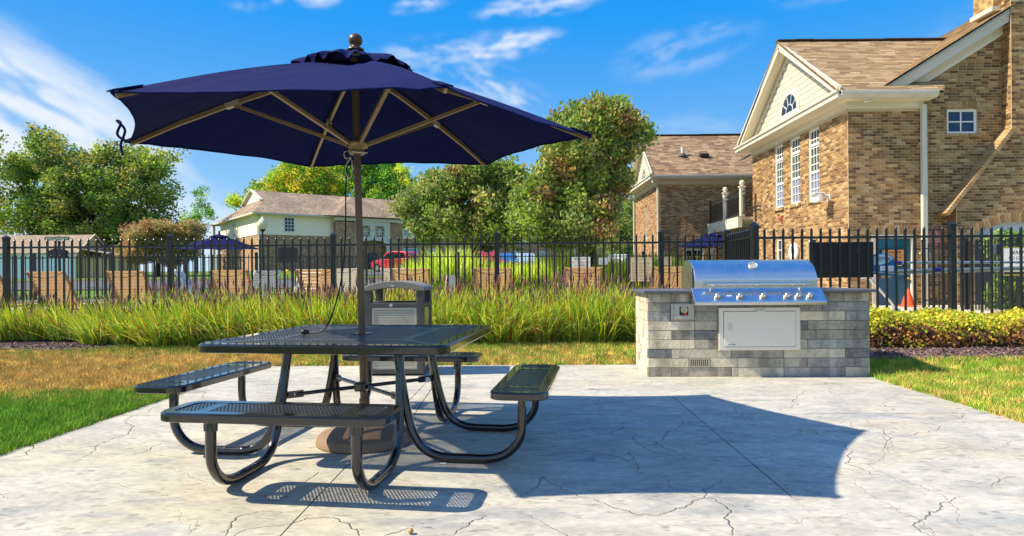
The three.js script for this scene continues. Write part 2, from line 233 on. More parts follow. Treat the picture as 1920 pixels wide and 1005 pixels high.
{
  const S = 2048, M = 7.8, X0 = -3.7, Z0 = 0.55, cm = document.createElement('canvas'), bm = document.createElement('canvas'); cm.width = cm.height = bm.width = bm.height = S;
  const cx = cm.getContext('2d'), bx = bm.getContext('2d'), ci = cx.createImageData(S, S), bi = bx.createImageData(S, S);
  for (let j = 0; j < S; j++) for (let i = 0; i < S; i++) {
    const x = X0 + (i / S) * M, z = Z0 + (1 - j / S) * M, o = (j * S + i) * 4;
    const big = fbm(x * 0.9, z * 1.6, 3, 301), mid = fbm(x * 4.2, z * 9, 4, 305), fine = fbm(x * 26, z * 44, 3, 309), tan = sstep(0.52, 0.74, fbm(x * 1.1 + 5, z * 1.9, 4, 313)), blot = sstep(0.6, 0.78, fbm(x * 3 + 2, z * 7, 4, 317)), pit = sstep(0.68, 0.8, fbm(x * 13, z * 40, 3, 321));
    let l = 0.578 + 0.05 * (big - 0.5) + 0.16 * (mid - 0.5) + 0.13 * (fine - 0.5) - 0.06 * blot - 0.11 * pit;
    let r = l * 1.01, g = l * 0.985, b = l * 0.90; const t = tan * 0.55 * (0.2 + 0.8 * mid); r = mix(r, l * 0.97, t); g = mix(g, l * 0.89, t); b = mix(b, l * 0.71, t);
    const bl = blot * 0.3; r = mix(r, l * 0.93, bl); b = mix(b, l * 1.05, bl);
    ci.data[o] = clamp(r + 0.1) * 255; ci.data[o + 1] = clamp(g + 0.1) * 255; ci.data[o + 2] = clamp(b + 0.1) * 255; ci.data[o + 3] = 255;
    const hgt = 0.72 + 0.4 * (mid - 0.5) + 0.2 * (fine - 0.5) - 0.12 * pit; bi.data[o] = bi.data[o + 1] = bi.data[o + 2] = clamp(hgt) * 255; bi.data[o + 3] = 255;
  }
  cx.putImageData(ci, 0, 0); bx.putImageData(bi, 0, 0);
  const r = rng(77), P = (x, z) => [(x - X0) / M * S, (1 - (z - Z0) / M) * S];
  function jag(list) { let p = list.map((q) => q.slice()); for (let k = 0; k < 4; k++) { const n = [p[0]]; for (let i = 1; i < p.length; i++) { const [ax, ay] = p[i - 1], [bx2, by] = p[i], L = Math.hypot(bx2 - ax, by - ay), w = (r() - 0.5) * L * 0.34; n.push([(ax + bx2) / 2 - (by - ay) / L * w, (ay + by) / 2 + (bx2 - ax) / L * w], p[i]); } p = n; } return p; }
  function crack(flat, s = 1) {
    const q = []; for (let i = 0; i < flat.length; i += 2) q.push(P(flat[i], flat[i + 1])); const p = jag(q);
    for (let i = 1; i < p.length; i++) { const f = Math.min(i, p.length - i) / p.length, w = s * (0.5 + 1.7 * Math.sqrt(f) * (0.3 + r() * 0.9));
      for (const [c, style, k] of [[cx, `rgba(104,92,72,${0.28 + 0.34 * r()})`, 1.0], [bx, `rgba(0,0,0,${0.55 + 0.4 * r()})`, 1.3]]) { c.strokeStyle = style; c.lineWidth = w * k; c.lineCap = 'round'; c.beginPath(); c.moveTo(...p[i - 1]); c.lineTo(...p[i]); c.stroke(); } }
  }
  for (const f of CRACKS) crack(f, 1);
  for (let k = 0; k < 120; k++) { // the shallower stamped lines
    let x = -3.5 + r() * 7.3, z = 1.2 + r() * 7, a = (r() - 0.5) * 1.1 + (r() < 0.3 ? 1.4 : 0); const f = [x, z]; const n = 3 + Math.floor(r() * 6);
    for (let i = 0; i < n; i++) { const L = 0.1 + 0.2 * r(); x += Math.cos(a) * L; z += Math.sin(a) * L; a += (r() - 0.5) * 1.5; f.push(x, z); } crack(f, 0.2 + 0.45 * r());
  }
  const tx = (c, srgb) => { const t = new THREE.CanvasTexture(c); if (srgb) t.colorSpace = THREE.SRGBColorSpace; t.wrapS = t.wrapT = THREE.MirroredRepeatWrapping; t.anisotropy = 8; return t; };
  const PAT = mat(0xffffff, 0.82, 0, { map: tx(cm, true), bumpMap: tx(bm, false), bumpScale: 0.012 });
  const patio = new THREE.Group(); patio.name = 'patio'; patio.userData = { kind: 'structure', label: 'pale stamped concrete patio with saw cut joints' }; patio.rotation.y = PYAW; scene.add(patio);
  const jx = [-3.5, -1.11, 1.345, 3.785], jz = [-4.4, -1.98, 0.35, 2.76, 5.3, 8.22], gap = 0.0045;
  for (let a = 0; a < 3; a++) for (let b = 0; b < 5; b++) {
    const x0 = jx[a] + (a ? gap : 0), x1 = jx[a + 1] - (a < 2 ? gap : 0), z0 = jz[b] + gap, z1 = jz[b + 1] - gap;
    const g = plain(mbox(x1 - x0, 0.1, z1 - z0, (x0 + x1) / 2, -0.05, -(z0 + z1) / 2)), p = g.attributes.position, u = g.attributes.uv;
    for (let i = 0; i < p.count; i++) u.setXY(i, (p.getX(i) - X0) / M, (-p.getZ(i) - Z0) / M);
    part('concrete_slab', g, PAT, patio);
  }
  part('joint_filler', mbox(7.2, 0.06, 12.5, 0.14, -0.075, -1.95), mat(0x4a4438, 0.95), patio);
}

// ================= brick walls, windows, roofs =================
const V = (x, y, z) => new THREE.Vector3(x, y, z);
const MORTAR = mat(0xc6b490, 0.95, 0, { bumpMap: bumpTex(32, 3, 51), bumpScale: 0.004 });
const BR = { // brick colours
  house: [0xa27748, 0xbd925d, 0xd1a86e, 0x84603d, 0xe0bb86, 0xb08555, 0xc79c66, 0x957048, 0xd7b382, 0xbb9464],
  lodge: [0xb98556, 0xd0a06c, 0xdcb080, 0xa06f45, 0xe8c294, 0xc6925f, 0xd8a874, 0xac7a50, 0xe0b888, 0xcc9c6c],
  flats: [0x7d5b45, 0x8e6a50, 0x6c4e3c, 0x99765a, 0x5d4535],
};
const brickGrain = grainTex([0.62, 0.62, 0.62], [1, 1, 1], 8, 4, 53, [1, 1], 128);
const brickMats = BR.house.map((c) => mat(c, 0.9, 0, { map: brickGrain, bumpMap: bumpTex(16, 3, 54, [1, 1], 128), bumpScale: 0.003 }));
const brickInst = mat(0xffffff, 0.9, 0, { map: brickGrain, bumpMap: brickMats[0].bumpMap, bumpScale: 0.003 });
const BL = 0.232, BH = 0.079;
const brickBox = plain(new THREE.BoxGeometry(1, 1, 1));
function frameOf(o, u) { const U = V(...u), N = U.clone().cross(V(0, 1, 0)); const m = new THREE.Matrix4().makeBasis(U, V(0, 1, 0), N); m.setPosition(...o); return m; }
function brickWall(parent, o, u, outline, holes, spans, H, opt = {}) {
  const F = frameOf(o, u), dep = opt.depth || 0.22, r = rng(opt.seed || 9);
  const g = extr(outline, dep, 0, holes); g.translate(0, 0, -dep); g.applyMatrix4(F); part(opt.name || 'wall', metreUV(g), MORTAR, parent);
  const list = [], m4 = new THREE.Matrix4(), pal = opt.pal || BR.house;
  for (let j = 0; (j + 1) * BH <= H + 1e-6; j++) {
    const v = (j + 0.5) * BH;
    for (let [a, b] of spans(v)) {
      let x = a, first = true;
      while (x < b - 0.015) { let e = first && j % 2 ? x + BL / 2 : x + BL; if (e > b - 0.06) e = b; first = false; list.push([x, Math.min(e, b), v]); x = e; }
    }
  }
  const single = Math.min(opt.single || 0, list.length), order = list.map((l, i) => i);
  if (single) { const cam = V(opt.near ?? 0, 1.15, 0); const d = (i) => V((list[i][0] + list[i][1]) / 2, list[i][2], 0).applyMatrix4(F).add(parent.position).distanceTo(camera.position); order.sort((p, q) => d(p) - d(q)); }
  const inst = new THREE.InstancedMesh(brickBox, brickInst, Math.max(1, list.length - single)), c = new THREE.Color();
  let k = 0;
  order.forEach((i, n) => {
    const [a, b, v] = list[i], pr = 0.004 + 0.005 * r();
    m4.makeScale(Math.max(0.02, b - a - 0.013), BH - 0.013, 0.03).setPosition((a + b) / 2, v, pr - 0.015); m4.premultiply(F);
    const ci = Math.floor(r() * pal.length);
    if (n < single) { const mm = part('brick', brickBox, brickMats[ci % brickMats.length], parent); m4.decompose(mm.position, mm.quaternion, mm.scale); }
    else { c.set(pal[ci]).multiplyScalar(0.74 + 0.5 * r()); inst.setMatrixAt(k, m4); inst.setColorAt(k++, c); }
  });
  if (k) { inst.count = k; inst.name = 'brick_courses'; inst.userData.kind = 'stuff'; inst.castShadow = inst.receiveShadow = true; parent.add(inst); }
}
function soldier(parent, o, u, x0, x1, y, h, proud = 0.03, seed = 3) { // a row of upright bricks
  const F = frameOf(o, u), r = rng(seed), n = Math.max(2, Math.round((x1 - x0) / 0.085)), w = (x1 - x0) / n;
  for (let i = 0; i < n; i++) { const m = part('brick', plain(mbox(w - 0.01, h - 0.008, 0.08 + proud, x0 + (i + 0.5) * w, y + h / 2, proud - 0.04 - proud / 2 + 0.002 * r())).applyMatrix4(F), brickMats[[2, 4, 2, 8, 1, 4, 6, 9][Math.floor(r() * 8)]], parent); }
}
const CURTAIN = mat(0x56636e, 0.1, 0, {}), SASH = mat(0xe6e4de, 0.5);
function windowIn(parent, o, u, x, y, w, h, cols, rows, opt = {}) { // frame > pane(s), muntin ; set back in the wall
  const F = frameOf(o, u), t = opt.t || 0.05, back = opt.back ?? 0.09, gl = opt.glass || GLASS;
  const fr = extr([[0, 0], [w, 0], [w, h], [0, h]], 0.06, 0, [[[t, t], [w - t, t], [w - t, h - t], [t, h - t]]]); fr.translate(x, y, -back - 0.03); fr.applyMatrix4(F);
  const win = part(opt.name || 'window', fr, opt.frame || SASH, parent);
  const sp = opt.splits || [0, 1];
  for (let s = 0; s < sp.length - 1; s++) {
    const ya = y + t + (h - 2 * t) * sp[s], yb = y + t + (h - 2 * t) * sp[s + 1];
    const pg = mbox(w - 2 * t, yb - ya - 0.004, 0.012, x + w / 2, (ya + yb) / 2, -back - 0.02 - 0.006 * (s % 2)); pg.applyMatrix4(F); part('pane', pg, opt.glasses ? opt.glasses[s] : gl, win);
  }
  const mg = [], mt = opt.mt || 0.022;
  for (let c = 1; c < cols; c++) mg.push(mbox(mt, h - 2 * t, 0.02, x + t + (w - 2 * t) * c / cols, y + h / 2, -back));
  for (let q = 1; q < rows; q++) mg.push(mbox(w - 2 * t, mt, 0.024, x + w / 2, y + t + (h - 2 * t) * q / rows, -back));
  for (let s = 1; s < sp.length - 1; s++) mg.push(mbox(w - 2 * t + 0.004, 0.07, 0.05, x + w / 2, y + t + (h - 2 * t) * sp[s], -back));
  if (mg.length) part('muntin', merge(mg).applyMatrix4(F), opt.frame || SASH, win);
  return win;
}
const SH_PAL = { tan: [0xb89a70, 0xc7aa82, 0xab8c66, 0xcfb38a, 0xa0825e, 0xc0a277, 0xb3936d], brown: [0xa88a6c, 0xb89876, 0x987a5e, 0xc2a482, 0x8c7056, 0xb0926e] };
const shingleMat = mat(0xffffff, 0.95, 0, { map: grainTex([0.7, 0.7, 0.7], [1, 1, 1], 20, 3, 57, [1, 1], 128), bumpMap: bumpTex(40, 2, 58, [1, 1], 128), bumpScale: 0.003 });
function shingles(parent, A, U, Sl, rows, span, pal, seed, expo = 0.15) { // A: eave start, U: along the eave, Sl: unit vector up the slope
  const N = U.clone().cross(Sl).normalize(); if (N.y < 0) N.negate(); const r = rng(seed), list = [];
  for (let j = 0; j < rows; j++) { let [a, b] = span(j); let x = a - r() * 0.3; while (x < b) { const e = x + 0.22 + r() * 0.25; const p = Math.max(a, x), q = Math.min(b, e); if (q - p > 0.03) list.push([p, q, j]); x = e; } }
  const X = U.clone(), Y = Sl.clone().multiplyScalar(1).addScaledVector(N, -0.05).normalize(), Zz = X.clone().cross(Y).normalize(); const B = new THREE.Matrix4().makeBasis(X, Y, Zz), m = new THREE.Matrix4(), c = new THREE.Color();
  const im = new THREE.InstancedMesh(brickBox, shingleMat, list.length);
  list.forEach(([p, q, j], k) => { const P = A.clone().addScaledVector(U, (p + q) / 2).addScaledVector(Sl, (j + 0.55) * expo).addScaledVector(N, 0.012 + 0.003 * r()); m.copy(B).scale(V(q - p - 0.004, expo * 1.25, 0.012)).setPosition(P); im.setMatrixAt(k, m); im.setColorAt(k, c.set(pal[Math.floor(r() * pal.length)]).multiplyScalar(0.82 + 0.3 * r())); });
  im.name = 'shingles'; im.userData.kind = 'stuff'; im.castShadow = im.receiveShadow = true; parent.add(im);
}
const CREAM = mat(0xe4dcc6, 0.6, 0, { map: grainTex([0.92, 0.91, 0.88], [1, 1, 1], 5, 4, 62, [0.5, 0.5]) });
const ROOFUNDER = mat(0x5a4a3e, 0.95);

// a wing with a gable on its west side; local origin = foot of its south-west corner, x east, y up, z towards the camera
function gableWing(P, off, c) {
  const O = [off[0], off[1], off[2]], tr = (g) => g.translate(...O), D = c.depth, W = c.width, bt = c.brickTop, ov = 0.4, fh = 0.22, e0 = bt + fh, e1 = bt + fh + 0.18, rz = -D / 2, rY = c.ridge;
  const add = (n, g, m, par = P) => part(n, tr(merge(Array.isArray(g) ? g : [g])), m, par);
  // south wall
  const hs = c.southHoles || [];
  brickWall(P, O, [1, 0, 0], [[0, 0], [W, 0], [W, bt + 0.3], [0, bt + 0.3]], hs.map(([x, y, w, h]) => [[x, y], [x + w, y], [x + w, y + h], [x, y + h]]),
    (v) => cut([[0, W]], hs, v), bt, { seed: c.seed, pal: c.bricks });
  // west wall, drawn from its far end towards the camera
  const hw = c.westHoles || [];
  brickWall(P, [O[0], O[1], O[2] - D], [0, 0, 1], [[0.01, 0], [D - 0.23, 0], [D - 0.23, bt + 0.3], [0.01, bt + 0.3]], hw.map(([x, y, w, h]) => [[x, y], [x + w, y], [x + w, y + h], [x, y + h]]),
    (v) => cut([[0, D - 0.012]], hw, v), bt, { seed: c.seed + 1, pal: c.bricks });
  // frieze boards, soffits, gutters
  add('frieze_board', mbox(W + 0.06, fh, 0.05, W / 2 - 0.03, bt + fh / 2, 0.03), CREAM);
  add('frieze_board', mbox(0.05, fh, D + 0.1, -0.03, bt + fh / 2, rz - 0.003), CREAM);
  add('soffit', mbox(W + c.eaveX, 0.03, ov, (W + c.eaveX) / 2 - 0.06, e0 - 0.003, ov / 2 + 0.003), CREAM);
  add('soffit', mbox(ov, 0.03, D + 2 * ov, -ov / 2 - 0.005, e0, rz), CREAM);
  const gut = (L) => extr([[0, 0], [0.04, -0.012], [0.1, 0.06], [0.12, 0.12], [0.12, 0.18], [0, 0.18]], L, 0.004);
  add('gutter', at(gut(W + c.eaveX + 0.35), W + c.eaveX + 0.35 - ov - 0.02, e0, ov + 0.002, -Math.PI / 2), WHITE);
  add('cornice', [mbox(0.12, 0.18, D + 2 * ov + 0.16, -ov - 0.06, e0 + 0.09, rz), mbox(0.06, 0.06, D + 2 * ov + 0.2, -ov - 0.14, e0 + 0.17, rz), mbox(ov + 0.1, 0.03, D + 2 * ov, -ov / 2, e1 + 0.01, rz)], WHITE);
  // tympanum: separate siding boards
  const sl = (rY - e1) / (D / 2 + ov), tz = (y) => (rY - 0.32 - y) / sl; // half width at height y
  add('gable_backing', at(extr([[-tz(e1), 0], [tz(e1), 0], [0, rY - 0.32 - e1]], 0.1), -0.02, e1, rz, Math.PI / 2), CREAM);
  for (let y = e1 + 0.02; y < rY - 0.5; y += 0.19) { const hw2 = tz(y + 0.165); if (hw2 > 0.08) { const g = new THREE.BoxGeometry(0.03, 0.16, 2 * hw2 - 0.03); g.rotateZ(0.12); add('siding_board', g.translate(-0.042, y + 0.09, rz), WHITE); } }
  // half round gable window
  if (c.lunette) {
    const R = c.lunette, ring = new THREE.Shape(); ring.absarc(0, 0, R + 0.17, 0, Math.PI); ring.lineTo(-R - 0.17, -0.14); ring.lineTo(R + 0.17, -0.14); const hole = new THREE.Path(); hole.absarc(0, 0, R, 0, Math.PI); ring.holes.push(hole);
    const wy = e1 + c.lunetteY, w = add('gable_window', at(extr(ring, 0.07, 0.006), -0.04, wy, rz, -Math.PI / 2).translate(0, 0, 0), WHITE);
    const gs = new THREE.Shape(); gs.absarc(0, 0, R, 0, Math.PI); add('pane', at(extr(gs, 0.01), -0.075, wy, rz, -Math.PI / 2), GLASS, w);
    const mg = []; for (const a of [36, 72, 108, 144]) mg.push(beam([-0.09, wy + 0.45 * R * Math.sin(a * Math.PI / 180), rz + 0.45 * R * Math.cos(a * Math.PI / 180)], [-0.09, wy + R * Math.sin(a * Math.PI / 180), rz + R * Math.cos(a * Math.PI / 180)], 0.02, 0.02));
    const arc = []; for (let i = 0; i <= 10; i++) arc.push([-0.09, wy + 0.45 * R * Math.sin(i * Math.PI / 10), rz + 0.45 * R * Math.cos(i * Math.PI / 10)]); mg.push(tube(arc, 0.012, 20, 6)); add('muntin', mg, SASH, w);
  }
  // rake boards, rake soffit
  for (const s of [1, -1]) {
    const a = [-ov - 0.02, e1 - 0.02, rz + s * (D / 2 + ov)], b = [-ov - 0.02, rY - 0.02, rz];
    add('rake_board', beam([a[0], a[1] + 0.02, a[2]], [b[0], b[1] - 0.14, b[2] + s * 0.02], 0.05, 0.26), WHITE);
    add('rake_board', beam([a[0] - 0.03, a[1] + 0.13, a[2]], [b[0] - 0.03, b[1] - 0.05, b[2] + s * 0.02], 0.04, 0.1), WHITE);
    add('rake_soffit', beam([-ov / 2 + 0.02, a[1] + 0.0, a[2] - s * 0.06], [-ov / 2 + 0.02, b[1] - 0.17, b[2] + s * 0.02], ov, 0.03), CREAM);
    add('rake_board', beam([-0.065, e1 + 0.02, rz + s * (tz(e1) - 0.02)], [-0.065, rY - 0.38, rz + s * 0.02], 0.05, 0.12), WHITE);
  }
  // roof slopes
  const T = 0.06, RX = c.roofEast;
  for (const s of [1, -1]) { const z0 = rz + s * (D / 2 + ov + 0.08), y0 = e1 - 0.03;
    const ex = s === 1 && c.valley ? c.valley : null; // [x at eave, x at ridge]
    const q = ex ? [[-ov - 0.08, y0, z0], [ex[0], y0, z0], [ex[1], rY, rz], [-ov - 0.08, rY, rz]] : [[-ov - 0.08, y0, z0], [RX, y0, z0], [RX, rY, rz], [-ov - 0.08, rY, rz]];
    const lo = q.map((p) => [p[0], p[1] - T, p[2]]); add('roof_slope', quads([q, lo, [q[0], q[1], lo[1], lo[0]], [q[0], q[3], lo[3], lo[0]]]), ROOFUNDER);
    if (s === 1) { const Sl = V(0, rY - y0, rz - z0), L = Sl.length(); Sl.normalize(); const rows = Math.floor(L / 0.15);
      shingles(P, V(O[0], O[1] + y0, O[2] + z0), V(1, 0, 0), Sl, rows, (j) => { const f = (j + 0.5) / rows; return [-ov - 0.1, ex ? mix(ex[0], ex[1], f) : RX]; }, c.pal, c.seed + 5); }
  }
  const cap = []; for (let x = -ov - 0.1; x < RX; x += 0.3) cap.push(mbox(0.31, 0.03, 0.26, x + 0.15, rY + 0.028 + 0.012 * ((x * 10) % 1), rz)); add('ridge_cap', cap, mat(0x5b4334, 0.95));
}
function cut(spans, holes, v) { let s = spans; for (const [x, y, w, h] of holes) if (v > y - 0.02 && v < y + h + 0.02) { const n = []; for (const [a, b] of s) { if (b <= x || a >= x + w) n.push([a, b]); else { if (x - a > 0.02) n.push([a, x]); if (b - x - w > 0.02) n.push([x + w, b]); } } s = n; } return s; }
// ================= brick clubhouse =================
const club = thing('brick_clubhouse', 'two storey tan brick clubhouse with white gable, tall windows and chimney at the right', 'building', 9.55, 0.18, -18.2);
{
  const W = 2.13, D = 7.2, bt = 5.6, door = [0.72, 0, 1.1, 1.96];
  const ww = [[2.2, 3.3, 0.66, 2.2], [3.46, 3.3, 0.72, 2.2], [4.82, 3.3, 0.68, 2.2], [2.25, 1.4, 0.6, 0.78], [4.7, 0.85, 0.55, 1.22]];
  gableWing(club, [0, 0, 0], { width: W, depth: D, brickTop: bt, ridge: 8.82, eaveX: 0.2, roofEast: 5.3, valley: [2.4, 5.3], lunette: 0.6, lunetteY: 0.42, southHoles: [door], westHoles: ww, seed: 21, pal: SH_PAL.tan });
  const scr = mat(0x6d7a96, 0.25, 0), g2 = mat(0x39443c, 0.05, 0);
  const wo = [0, 0, -D], wu = [0, 0, 1];
  for (const w of ww.slice(0, 3)) { windowIn(club, wo, wu, ...w, 3, 8, { splits: [0, 0.38, 0.795, 1], glasses: [scr, g2, g2], t: 0.055, mt: 0.024, back: 0.05 }); part('window_sill', metreUV(mbox(0.09, 0.1, w[2] + 0.12, -0.03, w[1] - 0.055, -D + w[0] + w[2] / 2)), brickMats[4], club); }
  windowIn(club, wo, wu, ...ww[3], 2, 2, { back: 0.06 }); windowIn(club, wo, wu, ...ww[4], 1, 2, { back: 0.06 });
  soldier(club, wo, wu, 4.55, 5.4, 2.1, 0.24, 0.012, 5);
  // south door
  const fr = extr([[-0.07, 0], [1.03 + 0.14, 0], [1.17, 2.03], [-0.07, 2.03]], 0.1, 0, [[[0.04, 0.01], [1.06, 0.01], [1.06, 1.93], [0.04, 1.93]]]); fr.translate(door[0], 0, -0.08);
  const d = part('door', [mbox(0.98, 1.44, 0.05, door[0] + 0.55, 0.73, -0.09)], mat(0x2f5f74, 0.45), club, 'teal blue door with a danger sign'); part('door_frame', fr, WHITE, d);
  part('transom', mbox(0.98, 0.42, 0.04, door[0] + 0.55, 1.7, -0.1), mat(0x0e5a72, 0.15), d); part('handle', [at(new THREE.SphereGeometry(0.04, 12, 8), door[0] + 0.98, 0.78, -0.03)], mat(0xb08b3c, 0.3, 1), d);
  for (const [y, h] of [[0.06, 0.09], [1.46, 0.1]]) part('door_rail', mbox(0.98, h, 0.07, door[0] + 0.55, y, -0.085), mat(0x2b5a70, 0.45), d);
  soldier(club, [0, 0, 0], [1, 0, 0], 0.62, 1.95, 2.05, 0.26, 0.012, 6);
  // main block: gable wall with window
  const mo = [W + 0.005, 0, -0.15], rk = (x) => 6.34 + 0.618 * x; // rake underside on the wall
  brickWall(club, mo, [1, 0, 0], [[0, 0], [5.6, 0], [5.6, rk(5.6)], [0, rk(0)]], [[[0.78, 4.92], [1.64, 4.92], [1.64, 5.61], [0.78, 5.61]]],
    (v) => { const a = Math.max(0, (v + 0.06 - rk(0)) / 0.618), b = v < 2.9 ? 0.86 : v < 4.9 ? 0.86 + (v - 2.9) * 0.8 : 2.42; return a < b ? cut([[a, b]], [[0.78, 4.92, 0.86, 0.69]], v) : []; }, 8.0, { seed: 31, single: 150 });
  windowIn(club, mo, [1, 0, 0], 0.78, 4.92, 0.86, 0.69, 2, 2, { back: 0.06, mt: 0.035, t: 0.06, glass: mat(0x0d3557, 0.03, 0) });
  soldier(club, mo, [1, 0, 0], 0.72, 1.72, 5.64, 0.19, 0.012, 7); soldier(club, mo, [1, 0, 0], 0.74, 1.7, 4.82, 0.09, 0.04, 8);
  // rake of the main roof
  const ra = [1.0, 6.19], rb = [8.2, 6.19 + 0.618 * 7.2];
  const rkb = (dy, z, w, h, m, nm) => part(nm, beam([ra[0], ra[1] + dy, z], [rb[0], rb[1] + dy, z], w, h), m, club);
  rkb(-0.17, 0.12, 0.05, 0.3, WHITE, 'rake_board'); rkb(-0.06, 0.15, 0.05, 0.1, WHITE, 'rake_board');
  part('rake_soffit', beam([ra[0] + 0.1, ra[1] - 0.26, -0.03], [rb[0], rb[1] - 0.325, -0.03], 0.25, 0.03), CREAM, club);
  part('rake_frieze', beam([ra[0] + 0.75, ra[1] + 0.02, -0.12], [rb[0], rb[1] - 0.43, -0.12], 0.06, 0.34), CREAM, club);
  const q = [[ra[0] - 0.08, ra[1] - 0.02, 0.2], [rb[0], rb[1] + 0.03, 0.2], [rb[0], rb[1] + 0.03, -12], [ra[0] - 0.08, ra[1] - 0.02, -12]];
  part('roof_slope', quads([q, q.map((p) => [p[0], p[1] - 0.07, p[2]])]), ROOFUNDER, club);
  { const Sl = V(rb[0] - ra[0], rb[1] - ra[1], 0), L = Sl.length(); Sl.normalize(); shingles(club, V(9.55 * 0 + ra[0] - 0.08, ra[1] - 0.0, 0.22), V(0, 0, -1), Sl, Math.floor(L / 0.15), () => [0, 6.5], SH_PAL.tan, 91); }
  // chimney breast with arch, shoulder and stack
  const bo = [2.92, 0, 0.2], sh = (x) => 2.92 + x * 1.27, N = 14, arc = []; const ax = 1.72, R = 1.22, sp = 2.02, ri = 0.34;
  const RR = (R * R + ri * ri) / (2 * ri), archY = (x) => sp + Math.sqrt(Math.max(0, RR * RR - (x - ax) ** 2)) - (RR - ri);
  for (let i = 0; i <= N; i++) { const x = ax + R - 2 * R * i / N; arc.push([x, archY(x)]); }
  brickWall(club, bo, [1, 0, 0], [[0, 0], [4.6, 0], [4.6, 11], [1.57, 11], [1.57, sh(1.57)], [0, sh(0)]], [[[ax - R, 0.001], [ax + R, 0.001], ...arc]],
    (v) => { const a = v < 2.92 ? 0 : v < sh(1.57) ? (v - 2.92) / 1.27 : 1.57; const e = a < 0.01 ? 0.012 : a; if (v > sp + ri + 0.3) return [[e, 3.4]]; const S = []; for (const [p, q2] of [[e, ax - R - 0.0], [ax + R, 3.4]]) { S.push([p, q2]); } if (v > sp) { let w = 0; for (let x = 0; x < R + 0.4; x += 0.02) if (v < archY(Math.min(ax + x, ax + R)) + 0.28 - Math.max(0, x - R)) w = x; return [[e, ax - w], [ax + w, 3.4]].filter(([p, q2]) => q2 - p > 0.03); } return S; }, 8.6, { seed: 41, single: 150, depth: 0.349 });
  brickWall(club, [2.92, 0, -0.15], [0, 0, 1], [[0, 0], [0.34, 0], [0.34, 2.9], [0, 2.9]], [], () => [[0, 0.338]], 2.88, { seed: 43, depth: 0.1, name: 'chimney_side' });
  brickWall(club, [4.49, 4.85, -0.15], [0, 0, 1], [[0, 0], [0.34, 0], [0.34, 6], [0, 6]], [], () => [[0, 0.338]], 5, { seed: 44, depth: 0.1, name: 'chimney_side' });
  { const r = rng(4), n = 30, x0 = 2.62, x1 = 4.5; for (let i = 0; i < n; i++) { const t = (i + 0.5) / n, x = mix(x0, x1, t), y = sh(x - 2.92) + 0.03, ang = Math.atan(1.27), L = Math.hypot(x1 - x0, (x1 - x0) * 1.27) / n; const g = new THREE.BoxGeometry(L - 0.008, 0.11, 0.46 + 0.004 * r()); g.rotateZ(ang); part('brick', plain(g.translate(x, y, 0.05)), brickMats[[2, 4, 4, 8, 2][i % 5]], club); } }
  { const n = 26; for (let i = 0; i < n; i++) { const x = ax - R - 0.05 + (2 * R + 0.1) * (i + 0.5) / n, y = archY(clamp(x, ax - R, ax + R)), sl = (archY(clamp(x + 0.02, ax - R, ax + R)) - archY(clamp(x - 0.02, ax - R, ax + R))) / 0.04; const g = new THREE.BoxGeometry((2 * R + 0.1) / n - 0.012, 0.25, 0.1); g.rotateZ(Math.atan(sl) * 0.8); part('brick', plain(g.translate(x + 2.92, y + 0.12, 0.17)), brickMats[[2, 4, 1, 8, 4, 9][i % 6]], club); } }
  const lun = []; for (let i = 0; i <= N; i++) lun.push(arc[i]); part('arch_panel', at(extr([[ax - R, 1.98], ...lun.slice().reverse().map((p) => p), [ax + R, 1.98]], 0.03), 2.92, 0, 0.02), mat(0xb9cdd6, 0.5), club);
  part('arch_lintel', mbox(2 * R, 0.12, 0.12, 2.92 + ax, 1.93, 0.09), mat(0xa89a76, 0.6), club);
  for (const s of [0, 1]) part('porch_door', mbox(1.16, 1.85, 0.05, 2.92 + ax - 0.6 + s * 1.2, 0.93, -0.05), mat(0x16304a, 0.3), club);
  part('chimney_flashing', mbox(0.5, 0.12, 0.9, 4.5, 8.5, -0.62), WHITE, club);
  part('chimney_stack', metreUV(mbox(2.2, 2.4, 0.8, 5.42, 9.7, -0.62)), brickMats[2], club);
  // downpipe, lights, little fittings
  part('downpipe', [rbox(0.15, 5.7, 0.11, 0.02, W - 0.03, 2.85, 0.08), mbox(0.22, 0.05, 0.04, W - 0.03, 1.5, 0.035), mbox(0.22, 0.05, 0.04, W - 0.03, 4.6, 0.035)], WHITE, club);
  const fl = part('wall_light', [rbox(0.34, 0.05, 0.36, 0.02, -0.42, 3.33, -0.95).rotateZ(0), bar([-0.28, 3.3, -1.0], [0, 3.22, -1.05], 0.06, 12), mbox(0.05, 0.18, 0.18, -0.025, 3.22, -1.05)], mat(0xd9d9d2, 0.4), club); part('lamp_head', [rbox(0.16, 0.26, 0.42, 0.05, -0.42, 3.2, -0.98)], mat(0xeeeeea, 0.4), fl);
  part('alarm_bell', [mbox(0.08, 0.2, 0.12, -0.04, 2.88, -4.45), bar([-0.07, 2.9, -4.45], [-0.13, 2.9, -4.45], 0.05, 12)], mat(0xb8705a, 0.5), club);
  part('camera_dome', [at(new THREE.SphereGeometry(0.06, 12, 8), 0.4, 5.78, 0.2), bar([0.4, 5.8, 0.2], [0.52, 5.74, 0.3], 0.035, 10)], mat(0xd8d6cc, 0.4), club);
  const bd = new THREE.Shape(); bd.moveTo(-0.2, -0.12); bd.lineTo(0, -0.24); bd.lineTo(0.2, -0.12); bd.lineTo(0.2, 0.1); bd.quadraticCurveTo(0.16, 0.2, 0.05, 0.24); bd.lineTo(0, 0.3); bd.lineTo(-0.05, 0.24); bd.quadraticCurveTo(-0.16, 0.2, -0.2, 0.1); 
